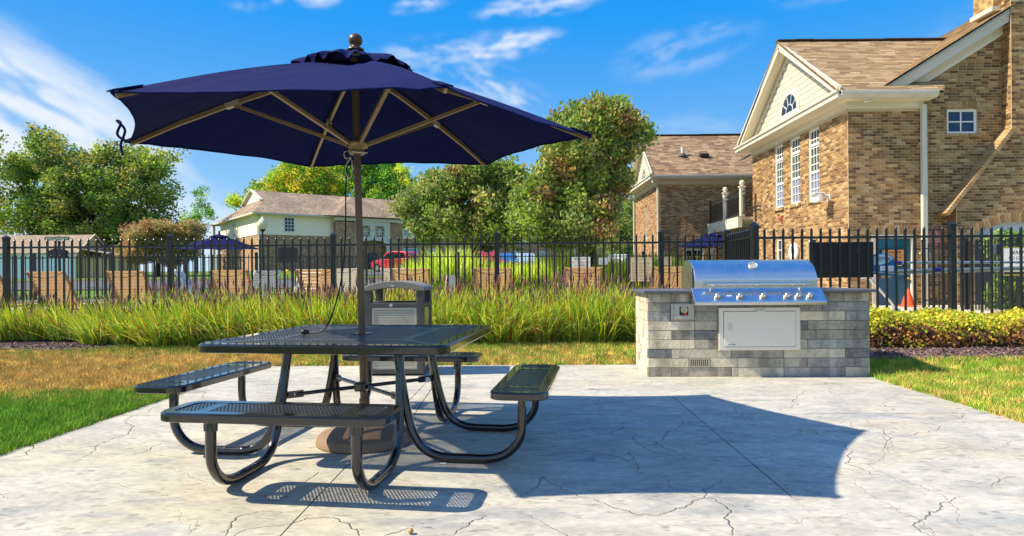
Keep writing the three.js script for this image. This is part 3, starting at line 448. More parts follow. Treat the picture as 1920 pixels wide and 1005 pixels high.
  const em = part('wall_badge', at(extr(bd, 0.02, 0.004), 2.5, 1.92, -0.12), mat(0xb06a5c, 0.5), club); part('badge_emblem', [at(new THREE.TorusGeometry(0.07, 0.015, 6, 18), 2.5, 2.04, -0.095), mbox(0.25, 0.02, 0.02, 2.5, 1.9, -0.093), mbox(0.2, 0.02, 0.02, 2.5, 1.84, -0.093)], mat(0xd9b2a4, 0.5), em);
  part('meter_box', [rbox(0.13, 0.2, 0.1, 0.02, 2.27, 1.42, -0.05)], mat(0x9fa39c, 0.5), club);
  part('inner_wall', [mbox(5.2, 6, 0.2, 2.8, 3, -D - 0.1), mbox(0.2, 9, 12, 7.6, 4.5, -6)], MORTAR, club);
}
tag(part('danger_sign', [mbox(0.66, 0.5, 0.015)], mat(0xffffff, 0.5, 0, { map: canvasTex(330, 250, (x, w, h) => { x.fillStyle = '#15100c'; x.fillRect(0, 0, w, h); x.fillStyle = '#c98a52'; x.fillRect(8, 8, w - 16, h - 44); x.fillStyle = '#1c1410'; x.textAlign = 'center'; x.font = 'bold 54px sans-serif'; x.fillText('DANGER', w / 2, 64); x.fillRect(20, 80, w - 40, 5); x.font = 'bold 40px sans-serif'; x.fillText('HAZARDOUS', w / 2, 132); x.fillText('CHEMICALS', w / 2, 184); x.fillStyle = '#ddd'; for (let i = 0; i < 4; i++) x.fillRect(w * 0.62 + i * 22, h - 22, 17, 9); }) }), scene), 'orange DANGER sign with black border on the teal clubhouse door', 'sign').position.set(10.83, 1.55, -18.225);

// ================= second brick building =================
const lodge = thing('brick_building', 'brick building with brown shingle roof behind the grill, seen past the big tree', 'building', 7.56, 0.42, -33);
{
  const win = [1.35, 0.95, 0.98, 1.05], wh = [2.7, 2.7, 0.55, 1.9], D = 6.1;
  gableWing(lodge, [0, 0, 0], { width: 9, depth: D, brickTop: 5.36, ridge: 8.5, eaveX: 0.2, roofEast: 9.4, lunette: 0.5, lunetteY: 0.35, southHoles: [win], westHoles: [wh], seed: 61, bricks: BR.lodge, pal: SH_PAL.brown });
  windowIn(lodge, [0, 0, 0], [1, 0, 0], ...win, 3, 3, { back: 0.05, t: 0.08, mt: 0.04, frame: mat(0xd6cfb4, 0.5) }); windowIn(lodge, [0, 0, -D], [0, 0, 1], ...wh, 2, 4, {});
  part('downpipe', [bar([-0.38, 5.5, 0.42], [-0.38, 5.36, 0.42], 0.05), bar([-0.38, 5.38, 0.42], [-0.06, 5.15, 0.09], 0.05), rbox(0.11, 5.2, 0.11, 0.02, -0.05, 2.55, 0.09)], WHITE, lodge);
  part('downpipe', [bar([-0.45, 5.55, -D - 0.2], [-0.09, 5.2, -D - 0.02], 0.05), rbox(0.11, 5.2, 0.11, 0.02, -0.09, 2.6, -D - 0.04)], WHITE, lodge);
  const ys = (z) => 5.73 + (0.48 - z) * 0.783; // roof height
  part('vent_pipe', [bar([1.55, ys(-1.1), -1.1], [1.55, ys(-1.1) + 0.48, -1.1], 0.085, 14)], mat(0xc9cdd0, 0.4), lodge); part('pipe_boot', lathe([[0.24, 0], [0.2, 0.08], [0.1, 0.16]], 14).translate(1.55, ys(-1.1), -1.1), mat(0x3b3d42, 0.6), lodge);
  part('roof_vent', [rbox(0.48, 0.2, 0.34, 0.05, 2.65, ys(-1.0) + 0.1, -1.0)], mat(0x1d1c1d, 0.6), lodge);
  part('inner_wall', [mbox(9, 5.4, 0.2, 4.6, 2.7, -D + 0.1), mbox(0.2, 6, D - 0.5, 9.1, 3, -D / 2)], MORTAR, lodge);
}
// raised terrace with railing between the two buildings
{
  const b = thing('raised_terrace', 'raised white terrace with black railing between the two brick buildings', 'terrace', 9.0, 0.2, -25.4);
  part('terrace_beam', [mbox(0.16, 0.42, 3.9, 0, 2.98, -1.85)], WHITE, b); part('terrace_floor', mbox(3, 0.1, 3.8, 1.6, 3.14, -1.85), CREAM, b);
  const post = (z) => { const p = part('railing_post', [rbox(0.17, 1.15, 0.17, 0.015, 0, 3.75, z), mbox(0.23, 0.05, 0.23, 0, 4.33, z)], WHITE, b); part('post_ball', lathe([[0.001, 0.24], [0.07, 0.21], [0.105, 0.14], [0.09, 0.07], [0.05, 0.03], [0.09, 0]], 16).translate(0, 4.355, z), WHITE, p); };
  post(0.35); post(-1.62);
  for (const [a, c] of [[0.9, 0.44], [0.26, -1.53], [-1.71, -3.62]]) { const p = part('railing_panel', [mbox(0.05, 0.05, Math.abs(c - a), 0, 4.12, (a + c) / 2), mbox(0.04, 0.04, Math.abs(c - a), 0, 3.98, (a + c) / 2), mbox(0.05, 0.05, Math.abs(c - a), 0, 3.28, (a + c) / 2)], FENCE, b); const g = []; for (let z = a - 0.06; z > c; z -= 0.11) g.push(mbox(0.022, 0.72, 0.022, 0, 3.63, z)); part('baluster', g, FENCE, p); }
  part('railing_post', [mbox(0.09, 1.1, 0.09, 0, 3.7, -3.66)], FENCE, b, 'black end post of the railing');
  part('terrace_column', [rbox(0.2, 2.78, 0.2, 0.02, 0, 1.39, -1.62), rbox(0.2, 2.78, 0.2, 0.02, 0, 1.39, -3.6)], WHITE, b);
}
// ================= apartment building far left =================
{
  const B = thing('apartment_building', 'long two storey apartment block with cream siding over brick and grey brown hip roof', 'building', -24.5, 1.75, -62, 0.6435);
  const L = 58, D = 15, bt = 3.55, et = 5.55;
  const brick = mat(0xffffff, 0.95, 0, { map: tex(256, (u, v) => { const row = Math.floor(v * 25), o = row % 2 ? 0.5 : 0, bx = Math.floor(u * 10 + o), mort = ((v * 25) % 1) < 0.14 || ((u * 10 + o) % 1) < 0.05; const k = h2(bx % 10, row, 5); return mort ? [0.72, 0.63, 0.52] : [0.52 + 0.24 * k, 0.39 + 0.2 * k, 0.28 + 0.16 * k]; }, true, [0.45, 0.45]) });
  part('brick_wall', metreUV(mbox(L, bt + 2, D, L / 2, bt / 2 - 1, -D / 2)), brick, B);
  const sg = []; for (let y = bt; y < et; y += 0.15) { const h = Math.min(0.16, et - y + 0.01); const a = new THREE.BoxGeometry(L + 0.04, h, 0.03); a.rotateX(0.1); sg.push(a.translate(L / 2, y + h / 2, 0.03)); const c = new THREE.BoxGeometry(0.03, h, D); c.rotateZ(-0.1); sg.push(c.translate(-0.03, y + h / 2, -D / 2)); }
  part('siding', sg, mat(0xffeed4, 0.7), B); part('wall_core', mbox(L - 0.02, et - bt + 0.2, D - 0.02, L / 2, (et + bt) / 2 + 0.05, -D / 2), mat(0xd8cfb2, 0.8), B);
  // roof
  const rm = mat(0xffffff, 0.95, 0, { map: tex(256, (u, v) => { const row = Math.floor(v * 32), k = h2(Math.floor(u * 24 + (row % 3) * 0.33), row, 8), n = fbm(u * 6, v * 6, 3, 9, 6); const l = 0.47 + 0.2 * k + 0.16 * (n - 0.5); return [l * 0.95, l * 0.82, l * 0.68]; }, true, [0.22, 0.22]) });
  const oh = 0.6, rY = 8.75, gx = 1.6, gy = 7.35, sl = (rY - 5.62) / (D / 2 + oh), gz = (rY - gy) / sl;
  const P0 = [-oh, 5.62, oh], P1 = [L + oh, 5.62, oh], P2 = [L + oh, 5.62, -D - oh], P3 = [-oh, 5.62, -D - oh], A = [gx, gy, -D / 2 + gz], C = [gx, gy, -D / 2 - gz], Rr = [gx - 0.3, rY, -D / 2], Re = [L + oh, rY, -D / 2];
  const roofG = quads([[P0, P1, A], [A, P1, Re], [A, Re, Rr], [P3, C, P2], [C, Re, P2], [C, Rr, Re], [P0, A, C], [P0, C, P3]]); const rf = part('roof', metreUV(roofG), rm, B);
  part('gablet', [extr([[-gz, 0], [gz, 0], [0, rY - gy]], 0.1).rotateY(-Math.PI / 2).translate(gx + 0.02, gy, -D / 2)], mat(0xe6dfc9, 0.6), rf);
  part('gablet_trim', [beam([gx - 0.2, gy, -D / 2 + gz + 0.1], [gx - 0.2, rY + 0.02, -D / 2], 0.35, 0.12), beam([gx - 0.2, gy, -D / 2 - gz - 0.1], [gx - 0.2, rY + 0.02, -D / 2], 0.35, 0.12)], WHITE, rf);
  part('gutter', [mbox(L + 2 * oh, 0.16, 0.14, L / 2, 5.55, oh + 0.02), mbox(0.14, 0.16, D + 2 * oh, -oh - 0.02, 5.55, -D / 2)], WHITE, B); part('soffit', [mbox(L + 2 * oh, 0.04, oh, L / 2, 5.5, oh / 2 + 0.04), mbox(oh, 0.04, D + 2 * oh, -oh / 2, 5.52, -D / 2)], CREAM, B);
  part('downpipe', [bar([0.05, 5.4, 0.12], [0.05, -0.3, 0.12], 0.07), bar([7.2, 5.4, 0.14], [7.2, -0.3, 0.14], 0.07), bar([15.4, 5.4, 0.14], [15.4, -0.3, 0.14], 0.07)], CREAM, B);
  part('corner_trim', [mbox(0.16, et - bt, 0.16, 0.0, (et + bt) / 2, 0.0)], CREAM, B);
  const o = [0, 0, 0.12], u = [1, 0, 0], pale = mat(0x8fb0bd, 0.15, 0);
  windowIn(B, o, u, 2.45, 3.85, 1.08, 1.5, 3, 4, { t: 0.09, mt: 0.05, back: 0.03 });
  for (const x of [15.5, 18.6, 22, 27, 30.4, 35, 44, 47, 51]) { windowIn(B, o, u, x, 3.85, 1.05, 1.5, 2, 4, { t: 0.09, mt: 0.05, back: 0.03, glass: pale }); }
  for (const x of [15.5, 18.6, 22.6, 26.6, 30.8, 35, 43.4, 47.6, 52]) windowIn(B, o, u, x, 1.15, x % 2 > 1 ? 1.8 : 1.05, 1.35, 2, 3, { t: 0.09, mt: 0.05, back: 0.03, glass: pale });
  windowIn(B, [-0.12, 0, -D], [0, 0, 1], D - 9.1, 3.75, 0.9, 1.5, 2, 4, { t: 0.09, mt: 0.05, back: 0.03 });
  // porch posts at the far left corner
  part('porch_post', [mbox(0.25, 5.6, 0.25, -0.2, 2.7, -D - 2.6), mbox(0.2, 2.4, 0.2, -0.2, 1.1, -D - 0.6), mbox(1.2, 0.1, 3.2, 0.3, 3.0, -D - 1.4), mbox(0.08, 0.9, 3.0, -0.25, 3.6, -D - 1.4)], WHITE, B);
  part('porch_roof', [mbox(2.6, 0.12, 4.2, 0.8, 5.6, -D - 1.2)], rm, B);
  // entrance bays with X lattice
  for (const x0 of [7.5, 38.2]) {
    const bay = part('entrance_bay', metreUV(merge([mbox(2.1, 5.3, 0.8, x0 + 1.05, 2.3, 0.4), mbox(1.4, 5.3, 0.8, x0 + 6.75, 2.3, 0.4), mbox(7.4, 0.1, 0.8, x0 + 3.7, 4.99, 0.4)])), brick, B);
    const fh = extr([[2.1, -0.4], [2.55, -0.4], [2.55, 2.7], [2.9, 3.1], [4.1, 3.25], [5.3, 3.1], [5.65, 2.7], [5.65, -0.4], [6.05, -0.4], [6.05, 5.3], [2.1, 5.3]], 0.3, 0, [[[2.7, 3.6], [3.75, 3.6], [3.75, 4.75], [2.7, 4.75]], [[4.35, 3.6], [5.4, 3.6], [5.4, 4.75], [4.35, 4.75]]]); fh.translate(x0, 0, 0.55); part('portal', fh, WHITE, bay);
    const lat = []; for (const c of [3.22, 4.87]) { lat.push(beam([x0 + c - 0.5, 3.62, 0.72], [x0 + c + 0.5, 4.73, 0.72], 0.1, 0.08), beam([x0 + c + 0.5, 3.62, 0.7], [x0 + c - 0.5, 4.73, 0.7], 0.1, 0.08), mbox(0.09, 1.1, 0.06, x0 + c, 4.17, 0.7), mbox(1.0, 0.09, 0.065, x0 + c, 4.17, 0.7)); } part('lattice', lat, WHITE, bay);
    part('bay_fascia', mbox(8, 0.3, 0.2, x0 + 3.8, 5.35, 0.85), CREAM, bay); part('entrance_door', [mbox(1.0, 2.1, 0.05, x0 + 4.3, 0.85, 0.15), mbox(0.06, 2.5, 0.3, x0 + 3.2, 1, 0.3)], mat(0x14233a, 0.3), bay);
    const e = [[x0 - 0.4, 5.63, 1.4], [x0 + 8, 5.63, 1.4], [x0 + 8, 5.63, -0.2], [x0 + 3.8, 8.3, -5.5], [x0 - 0.4, 5.63, -0.2], [x0 + 3.8, 8.3, -4.2]];
    part('bay_roof', metreUV(quads([[e[0], e[1], e[5]], [e[1], [x0 + 10, 5.7, -0.1], [x0 + 3.9, 8.6, -7], e[5]], [e[0], e[5], [x0 + 3.7, 8.6, -7], [x0 - 2.4, 5.7, -0.1]]])), rm, bay);
  }
}
// ================= long garage far left =================
{
  const B = thing('garage_row', 'long low garage with pale blue doors and tan gable end beyond the pool', 'building', -40.6, 1.1, -60);
  const W = 4.4, L = 30, wall = mat(0xcdb684, 0.8), rm = mat(0xffffff, 0.95, 0, { map: grainTex([0.50, 0.44, 0.38], [0.66, 0.58, 0.50], 40, 3, 63, [0.3, 0.3], 256) });
  part('wall', metreUV(mbox(L, 3.4, W, -L / 2, 0.75, -W / 2)), wall, B);
  const dr = []; for (let k = 0; k < 8; k++) { const d = part('garage_door', [mbox(2.6, 2.15, 0.06, -1.9 - k * 3.1, 1.1, 0.03)], mat(0xeef3ff, 0.6), B); dr.push(d); const gv = []; for (let j = 1; j < 4; j++) gv.push(mbox(2.6, 0.03, 0.03, -1.9 - k * 3.1, 0.03 + j * 0.54, 0.06)); part('door_rib', gv, mat(0xdce6f4, 0.6), d); }
  part('door_trim', [mbox(L, 0.25, 0.1, -L / 2, 2.3, 0.05), ...[...Array(9).keys()].map((k) => mbox(0.4, 2.3, 0.09, -0.35 - k * 3.1, 1.1, 0.045))], mat(0xe8eef8, 0.6), B);
  const e = 2.45, rY = 4.3; part('roof', metreUV(quads([[[-L, e, 0.4], [0.3, e, 0.4], [0.3, rY, -W / 2], [-L, rY, -W / 2]], [[0.3, e, -W - 0.4], [-L, e, -W - 0.4], [-L, rY, -W / 2], [0.3, rY, -W / 2]]])), rm, B);
  part('gable', [extr([[-W / 2, 0], [W / 2, 0], [0, rY - e - 0.1]], 0.2).rotateY(Math.PI / 2).translate(-0.1, e, -W / 2)], wall, B); part('gable_trim', [beam([0.25, e, 0.35], [0.25, rY, -W / 2], 0.12, 0.16), beam([0.25, e, -W - 0.35], [0.25, rY, -W / 2], 0.12, 0.16)], mat(0xbfb193, 0.7), B);
  part('lean_to', [mbox(3.4, 3.1, 3, 1.75, 0.55, -2.2)], wall, B); part('lean_to_roof', quads([[[0.1, 2.9, 0], [3.8, 2.2, 0], [3.8, 2.2, -4], [0.1, 2.9, -4]], [[0.1, 2.8, 0], [3.8, 2.1, 0], [3.8, 2.1, -4], [0.1, 2.8, -4]], [[0.1, 2.9, 0], [3.8, 2.2, 0], [3.8, 2.1, 0], [0.1, 2.8, 0]]]), rm, B);
}
// ================= picnic table =================
function perfCells(region, x0, x1, z0, z1, pitch, hr, y, t, parent, m, name = 'perforated_sheet') { // a sheet of staggered round holes: one ring of metal per hole
  const R = pitch / Math.sqrt(3), pos = [], n = 12; const o = [], q = [];
  for (let i = 0; i < n; i++) { const a = i * Math.PI / 6, k = i % 2 ? R * Math.cos(Math.PI / 6) : R, b = Math.PI / 6; o.push([Math.sin(a) * k, Math.cos(a) * k]); q.push([Math.sin(a) * hr, Math.cos(a) * hr]); }
  for (let i = 0; i < n; i++) { const j = (i + 1) % n; for (const h of [0, -t]) pos.push(o[i][0], h, o[i][1], o[j][0], h, o[j][1], q[j][0], h, q[j][1], o[i][0], h, o[i][1], q[j][0], h, q[j][1], q[i][0], h, q[i][1]); pos.push(q[i][0], 0, q[i][1], q[j][0], 0, q[j][1], q[j][0], -t, q[j][1], q[i][0], 0, q[i][1], q[j][0], -t, q[j][1], q[i][0], -t, q[i][1]); }
  const g = new THREE.BufferGeometry(); g.setAttribute('position', new THREE.Float32BufferAttribute(pos, 3)); g.setAttribute('uv', new THREE.Float32BufferAttribute(new Float32Array(pos.length / 3 * 2), 2)); g.computeVertexNormals();
  const L = []; let row = 0; for (let z = z0; z <= z1; z += pitch * Math.sqrt(3) / 2, row++) for (let x = x0 + (row % 2 ? pitch / 2 : 0); x <= x1; x += pitch) if (region(x, z)) L.push([x, z]);
  const im = new THREE.InstancedMesh(g, m, L.length), M4 = new THREE.Matrix4(); L.forEach(([x, z], i) => im.setMatrixAt(i, M4.makeTranslation(x, y, z)));
  im.name = name; im.userData.kind = 'stuff'; im.castShadow = im.receiveShadow = true; parent.add(im); return im;
}
const flat = (sh, depth, bevel, y) => { const g = extr(sh, depth, bevel); g.rotateX(-Math.PI / 2); g.translate(0, y, 0); return g; };
const table = thing('picnic_table', 'black square metal picnic table with four attached perforated benches, umbrella pole through it', 'picnic table', -1.03, 0, -4.45, -0.14);
{
  const tw = 1.54, y = 0.757, h = tw / 2;
  const ring = (w, d, r, b, dep, yy, bev) => { const s = rrect(w, d, r); s.holes.push(rrect(w - 2 * b, d - 2 * b, Math.max(0.01, r - b), THREE.Path)); return flat(s, dep, bev, yy); };
  const top = part('tabletop', [ring(tw - 0.012, tw - 0.012, 0.11, 0.075, 0.006, y - 0.009, 0.004), ring(tw, tw, 0.115, 0.02, 0.036, y - 0.046, 0.006)], COAT, table);
  const a = 0.42, w = 0.055, st = [], ty = y - 0.006;
  for (const s of [1, -1]) { st.push(mbox(2 * a + w, 0.009, w, 0, ty, s * a), mbox(w, 0.009, 2 * a - w, s * a, ty, 0)); for (const q of [1, -1]) st.push(beam([s * (a + 0.01), ty + 0.001, q * (a + 0.01)], [s * (h - 0.06), ty + 0.001, q * (h - 0.06)], w, 0.009)); }
  part('tabletop_strip', st, SHEETM, table); part('pole_grommet', [at(new THREE.CylinderGeometry(0.075, 0.075, 0.012, 24, 1), -0.012, y - 0.004, 0.02)], COAT, table);
  perfCells((x, z) => { const X = Math.abs(x), Z = Math.abs(z), m = Math.max(X, Z), n = Math.min(X, Z); if (m > h - 0.082) return false; if (Math.abs(m - a) < w / 2 - 0.008) return false; if (m > a && (m - n) < w * 0.62) return false; if (Math.hypot(x + 0.012, z - 0.02) < 0.06) return false; return true; }, -h, h, -h, h, 0.0205, 0.0075, y - 0.003, 0.005, table, SHEETM);
  // benches
  const d = 1.15, L = 1.2, b = 0.335, sy = 0.472, rT = 0.0285;
  for (let k = 0; k < 4; k++) {
    const B = new THREE.Group(); B.name = 'bench'; B.rotation.y = k * Math.PI / 2; B.userData = {}; table.add(B); // k 0 near, 1 right, 2 far, 3 left
    const G = (g) => g.translate(0, 0, d);
    part('seat', [G(ring(L - 0.012, b - 0.012, 0.085, 0.05, 0.006, sy - 0.009, 0.004)), G(ring(L, b, 0.09, 0.018, 0.03, sy - 0.04, 0.006)), G(mbox(0.07, 0.009, b - 0.06, -0.385, sy - 0.006, 0)), G(mbox(0.07, 0.009, b - 0.06, 0.385, sy - 0.006, 0))], COAT, B);
    perfCells((x, z) => Math.abs(x) < L / 2 - 0.062 && Math.abs(z - d) < b / 2 - 0.062 && Math.abs(Math.abs(x) - 0.385) > 0.028, -L / 2, L / 2, d - b / 2, d + b / 2, 0.0205, 0.0075, sy - 0.003, 0.005, B, SEATM);
    part('seat_bracket', [G(mbox(0.06, 0.025, b - 0.08, -0.4, sy - 0.03, 0)), G(mbox(0.06, 0.025, b - 0.08, 0.4, sy - 0.03, 0))], COAT, B);
    for (const s of [-1, 1]) { const x = s * 0.4;
      const P = [[x * 0.93, 0.7, 0.36], [x * 0.96, 0.5, 0.39], [x * 0.98, 0.3, 0.43], [x, 0.17, 0.47], [x, 0.085, 0.53], [x, 0.04, 0.62], [x, rT + 0.001, 0.72], [x, rT + 0.001, 0.82], [x, rT + 0.001, 0.92], [x, 0.045, 1.01], [x, 0.09, 1.085], [x, 0.17, 1.14], [x, 0.26, d], [x, 0.35, d]];
      part('leg_tube', [tube(P, rT, 60, 14), mbox(0.066, 0.1, 0.024, x, 0.395, d), mbox(0.062, 0.07, 0.03, x * 0.925, 0.708, 0.357), bar([x, 0.33, d], [x, 0.4, d], rT, 14, rT * 0.8)], COAT, B);
    }
  }
  for (const s of [1, -1]) part('cross_brace', [bar([-0.33, 0.39, -0.33 * s], [0.33, 0.39, 0.33 * s], 0.0135, 10), beam([-0.39, 0.39, -0.39 * s], [-0.3, 0.39, -0.3 * s], 0.012, 0.045), beam([0.39, 0.39, 0.39 * s], [0.3, 0.39, 0.3 * s], 0.012, 0.045), bar([-0.375, 0.39, -0.36 * s], [-0.35, 0.39, -0.385 * s], 0.011, 8), bar([0.375, 0.39, 0.36 * s], [0.35, 0.39, 0.385 * s], 0.011, 8)], COAT, table);
  part('brace_clamp', [rbox(0.085, 0.06, 0.085, 0.012, -0.01, 0.39, 0.02)], COAT, table);
  part('brace_bolt', [bar([0.36, 0.39, -0.31], [0.375, 0.39, -0.29], 0.018, 10), bar([-0.36, 0.39, 0.33], [-0.35, 0.39, 0.352], 0.018, 10)], STEEL, table);
}
tag(part('tie_wire', [tube([[-0.58, 0.345, -4.72], [-0.68, 0.2, -4.6], [-0.78, 0.03, -4.5]], 0.0022, 10, 5)], mat(0x2a2622, 0.5), scene), 'thin slack wire hanging from the table brace to the patio', 'wire');

// ================= market umbrella =================
const FAB = new THREE.MeshPhysicalMaterial({ color: 0x0a154a, roughness: 0.9, specularIntensity: 0.25, sheen: 0.06, sheenColor: col(0x7f86c8), sheenRoughness: 0.5, bumpMap: tex(128, (u, v) => { const n = 0.5 + 0.25 * Math.sin(u * 64 * Math.PI) + 0.25 * Math.sin(v * 64 * Math.PI); return [n, n, n]; }, false, [6, 6]), bumpScale: 0.0004, side: THREE.DoubleSide });
const BRONZE = mat(0x6d5844, 0.38, 0.35, { bumpMap: bumpTex(16, 2, 81, [4, 4]), bumpScale: 0.0003 }), KHAKI = mat(0x9a835c, 0.4, 0.35), BASEM = mat(0x8a7058, 0.6, 0, { bumpMap: bumpTex(64, 2, 83, [4, 4]), bumpScale: 0.0008 });
const umb = thing('market_umbrella', 'large open navy blue market umbrella standing through the picnic table', 'umbrella', -1.035, 0, -4.475);
{
  const Cc = V(-0.036, 2.104, 0.006), R = 1.623, tilt = new THREE.Matrix4().makeRotationX(0.0416), yaw = -0.0276, ap = 0.545;
  const L2 = (x, y, z) => V(x, y, z).applyMatrix4(tilt).add(Cc);   // canopy coordinates -> umbrella coordinates
  const dir = (k) => { const a = yaw + (-120 + 60 * k) * Math.PI / 180; return [Math.cos(a), -Math.sin(a)]; };
  const ribY = (s) => ap * (1 - s) + 0.035 * Math.sin(Math.PI * s);
  const surf = (k, s, t, dy = 0) => { const A = dir(k), B = dir(k + 1), w = 4 * t * (1 - t); let ss = s * (1 - 0.052 * w * Math.pow(s, 3)); const x = mix(A[0], B[0], t) * R * ss, z = mix(A[1], B[1], t) * R * ss; const wr = sstep(0, 0.1, t) * sstep(0, 0.1, 1 - t) * (0.009 * Math.sin(t * 46 + 7 * s + k * 2.1) * Math.pow(s, 2) * Math.pow(1 - w, 2) + 0.02 * (fbm(t * 6 + k * 9, s * 4, 3, 401) - 0.5)); return [x, ribY(ss) - 0.03 * w * Math.sin(Math.PI * Math.min(1, s * 0.75)) + wr + dy, z]; };
  const strip = (fn, ns, nt, s0, s1) => { const pos = [], uv = [], idx = []; for (let i = 0; i <= ns; i++) for (let j = 0; j <= nt; j++) { const s = mix(s0, s1, i / ns), p = L2(...fn(s, j / nt)); pos.push(p.x, p.y, p.z); uv.push(j / nt * s, s); } for (let i = 0; i < ns; i++) for (let j = 0; j < nt; j++) { const a = i * (nt + 1) + j; idx.push(a, a + nt + 1, a + 1, a + 1, a + nt + 1, a + nt + 2); } const g = new THREE.BufferGeometry(); g.setAttribute('position', new THREE.Float32BufferAttribute(pos, 3)); g.setAttribute('uv', new THREE.Float32BufferAttribute(uv, 2)); g.setIndex(idx); g.computeVertexNormals(); return g; };
  for (let k = 0; k < 6; k++) { const c = part('canopy_panel', strip((s, t) => surf(k, s, t), 40, 48, 0.1, 1), FAB, umb); const e = []; for (let j = 0; j <= 24; j++) { const p = L2(...surf(k, 1, j / 24, -0.002)); e.push([p.x, p.y, p.z]); } part('hem', tube(e, 0.0055, 36, 6), FAB, c);
    const d0 = dir(k), p = L2(d0[0] * (R + 0.005), 0.006, d0[1] * (R + 0.005)), q = L2(d0[0] * (R - 0.14), 0.052, d0[1] * (R - 0.14)); part('rib_pocket', beam([p.x, p.y, p.z], [q.x, q.y + 0.006, q.z], 0.06, 0.007), FAB, c); }
  // vent cap with gathered edge
  { const pos = [], idx = [], n = 144, m = 14; for (let i = 0; i <= m; i++) for (let j = 0; j < n; j++) { const a = j / n * Math.PI * 2, s = i / m, hex = 1 / Math.cos(((a - yaw * -1 + Math.PI / 3 * 10 + Math.PI / 6) % (Math.PI / 3)) - Math.PI / 6) * 0.9, r = 0.03 + 0.39 * s * hex, ruf = Math.pow(s, 3) * (0.02 * Math.sin(a * 17 + 2 * Math.sin(a * 3)) + 0.012 * Math.sin(a * 29)); const p = L2(Math.cos(a) * r, ap + 0.042 - 0.085 * s - 0.035 * Math.pow(s, 6) + ruf, Math.sin(a) * r); pos.push(p.x, p.y, p.z); }
    for (let i = 0; i < m; i++) for (let j = 0; j < n; j++) { const a = i * n + j, b = i * n + (j + 1) % n; idx.push(a, a + n, b, b, a + n, b + n); } const g = new THREE.BufferGeometry(); g.setAttribute('position', new THREE.Float32BufferAttribute(pos, 3)); g.setIndex(idx); g.computeVertexNormals(); part('vent_cap', plain(g), FAB, umb); }
  for (let k = 0; k < 6; k++) { const d0 = dir(k), pt = (s, dy) => L2(d0[0] * R * s, ribY(s) + dy, d0[1] * R * s), A = pt(0.03, -0.05), J = pt(0.53, -0.03), E = pt(0.985, -0.022), Rn = L2(d0[0] * 0.075, -0.035, d0[1] * 0.075), m1 = pt(0.27, -0.035), m2 = pt(0.76, -0.022);
    const rib = part('rib', [beam(A.toArray(), m1.toArray(), 0.02, 0.03), beam(m1.toArray(), J.toArray(), 0.02, 0.03), beam(J.toArray(), m2.toArray(), 0.02, 0.03), beam(m2.toArray(), E.toArray(), 0.018, 0.026)], KHAKI, umb);
    part('rib_joint', beam(pt(0.505, -0.034).toArray(), pt(0.565, -0.034).toArray(), 0.034, 0.036), mat(0xbdb49c, 0.4, 0.3), rib); part('strut', beam(Rn.toArray(), V(J.x, J.y - 0.012, J.z).toArray(), 0.024, 0.022), KHAKI, umb); }
  const p0 = [0, 0.06, 0], p1 = [-0.036, 2.02, 0.006], p2 = [-0.045, 2.66, 0.03];
  part('pole', [bar(p0, p1, 0.0245, 24), bar(p1, p2, 0.0245, 24)], BRONZE, umb);
  part('runner', [lathe([[0.026, -0.07], [0.052, -0.07], [0.06, -0.055], [0.05, -0.045], [0.05, -0.03], [0.074, -0.02], [0.08, 0], [0.074, 0.018], [0.03, 0.03]], 28).translate(Cc.x, Cc.y - 0.035, Cc.z)], KHAKI, umb);
  part('top_hub', [lathe([[0.026, -0.09], [0.06, -0.08], [0.06, -0.03], [0.03, -0.02]], 20).translate(-0.045, 2.63, 0.028)], KHAKI, umb);
  const tp = L2(0, ap, 0); part('finial', lathe([[0.0, 0.0], [0.062, 0.02], [0.058, 0.04], [0.034, 0.052], [0.03, 0.064], [0.042, 0.076], [0.048, 0.097], [0.047, 0.113], [0.039, 0.131], [0.022, 0.144], [0.001, 0.149]], 28).translate(tp.x, tp.y + 0.035, tp.z), mat(0x593d26, 0.35, 0.1), umb);
  part('base', [lathe([[0, 0.0], [0.325, 0.0], [0.33, 0.012], [0.315, 0.055], [0.3, 0.066], [0.2, 0.1], [0.075, 0.125], [0.06, 0.135], [0.001, 0.137]], 56)], BASEM, umb); part('base_sleeve', [lathe([[0.025, 0.3], [0.036, 0.3], [0.036, 0.13], [0.05, 0.125]], 24)], BRONZE, umb);
  // loose end of the canopy tie at the left corner and the white cord at the runner
  const T5 = L2(dir(5)[0] * R, 0, dir(5)[1] * R); part('tie_strap', [tube([[T5.x, T5.y, T5.z], [T5.x - 0.06, T5.y + 0.05, T5.z + 0.02], [T5.x - 0.03, T5.y + 0.13, T5.z + 0.03], [T5.x - 0.07, T5.y + 0.15, T5.z + 0.01], [T5.x - 0.02, T5.y + 0.09, T5.z], [T5.x - 0.05, T5.y - 0.02, T5.z], [T5.x - 0.03, T5.y - 0.09, T5.z + 0.01]], 0.009, 40, 6)], FAB, umb);
  part('white_cord', [tube([[-0.07, 2.02, 0.05], [-0.11, 2.0, 0.07], [-0.1, 1.96, 0.07], [-0.06, 1.965, 0.07], [-0.09, 1.93, 0.07], [-0.1, 1.86, 0.07], [-0.075, 1.82, 0.07], [-0.055, 1.87, 0.07], [-0.06, 1.95, 0.06]], 0.003, 50, 6), tube([[-0.06, 2.01, 0.06], [0.0, 2.0, 0.07], [0.05, 2.0, 0.06]], 0.004, 12, 6)], mat(0xd8d2c0, 0.6), umb);
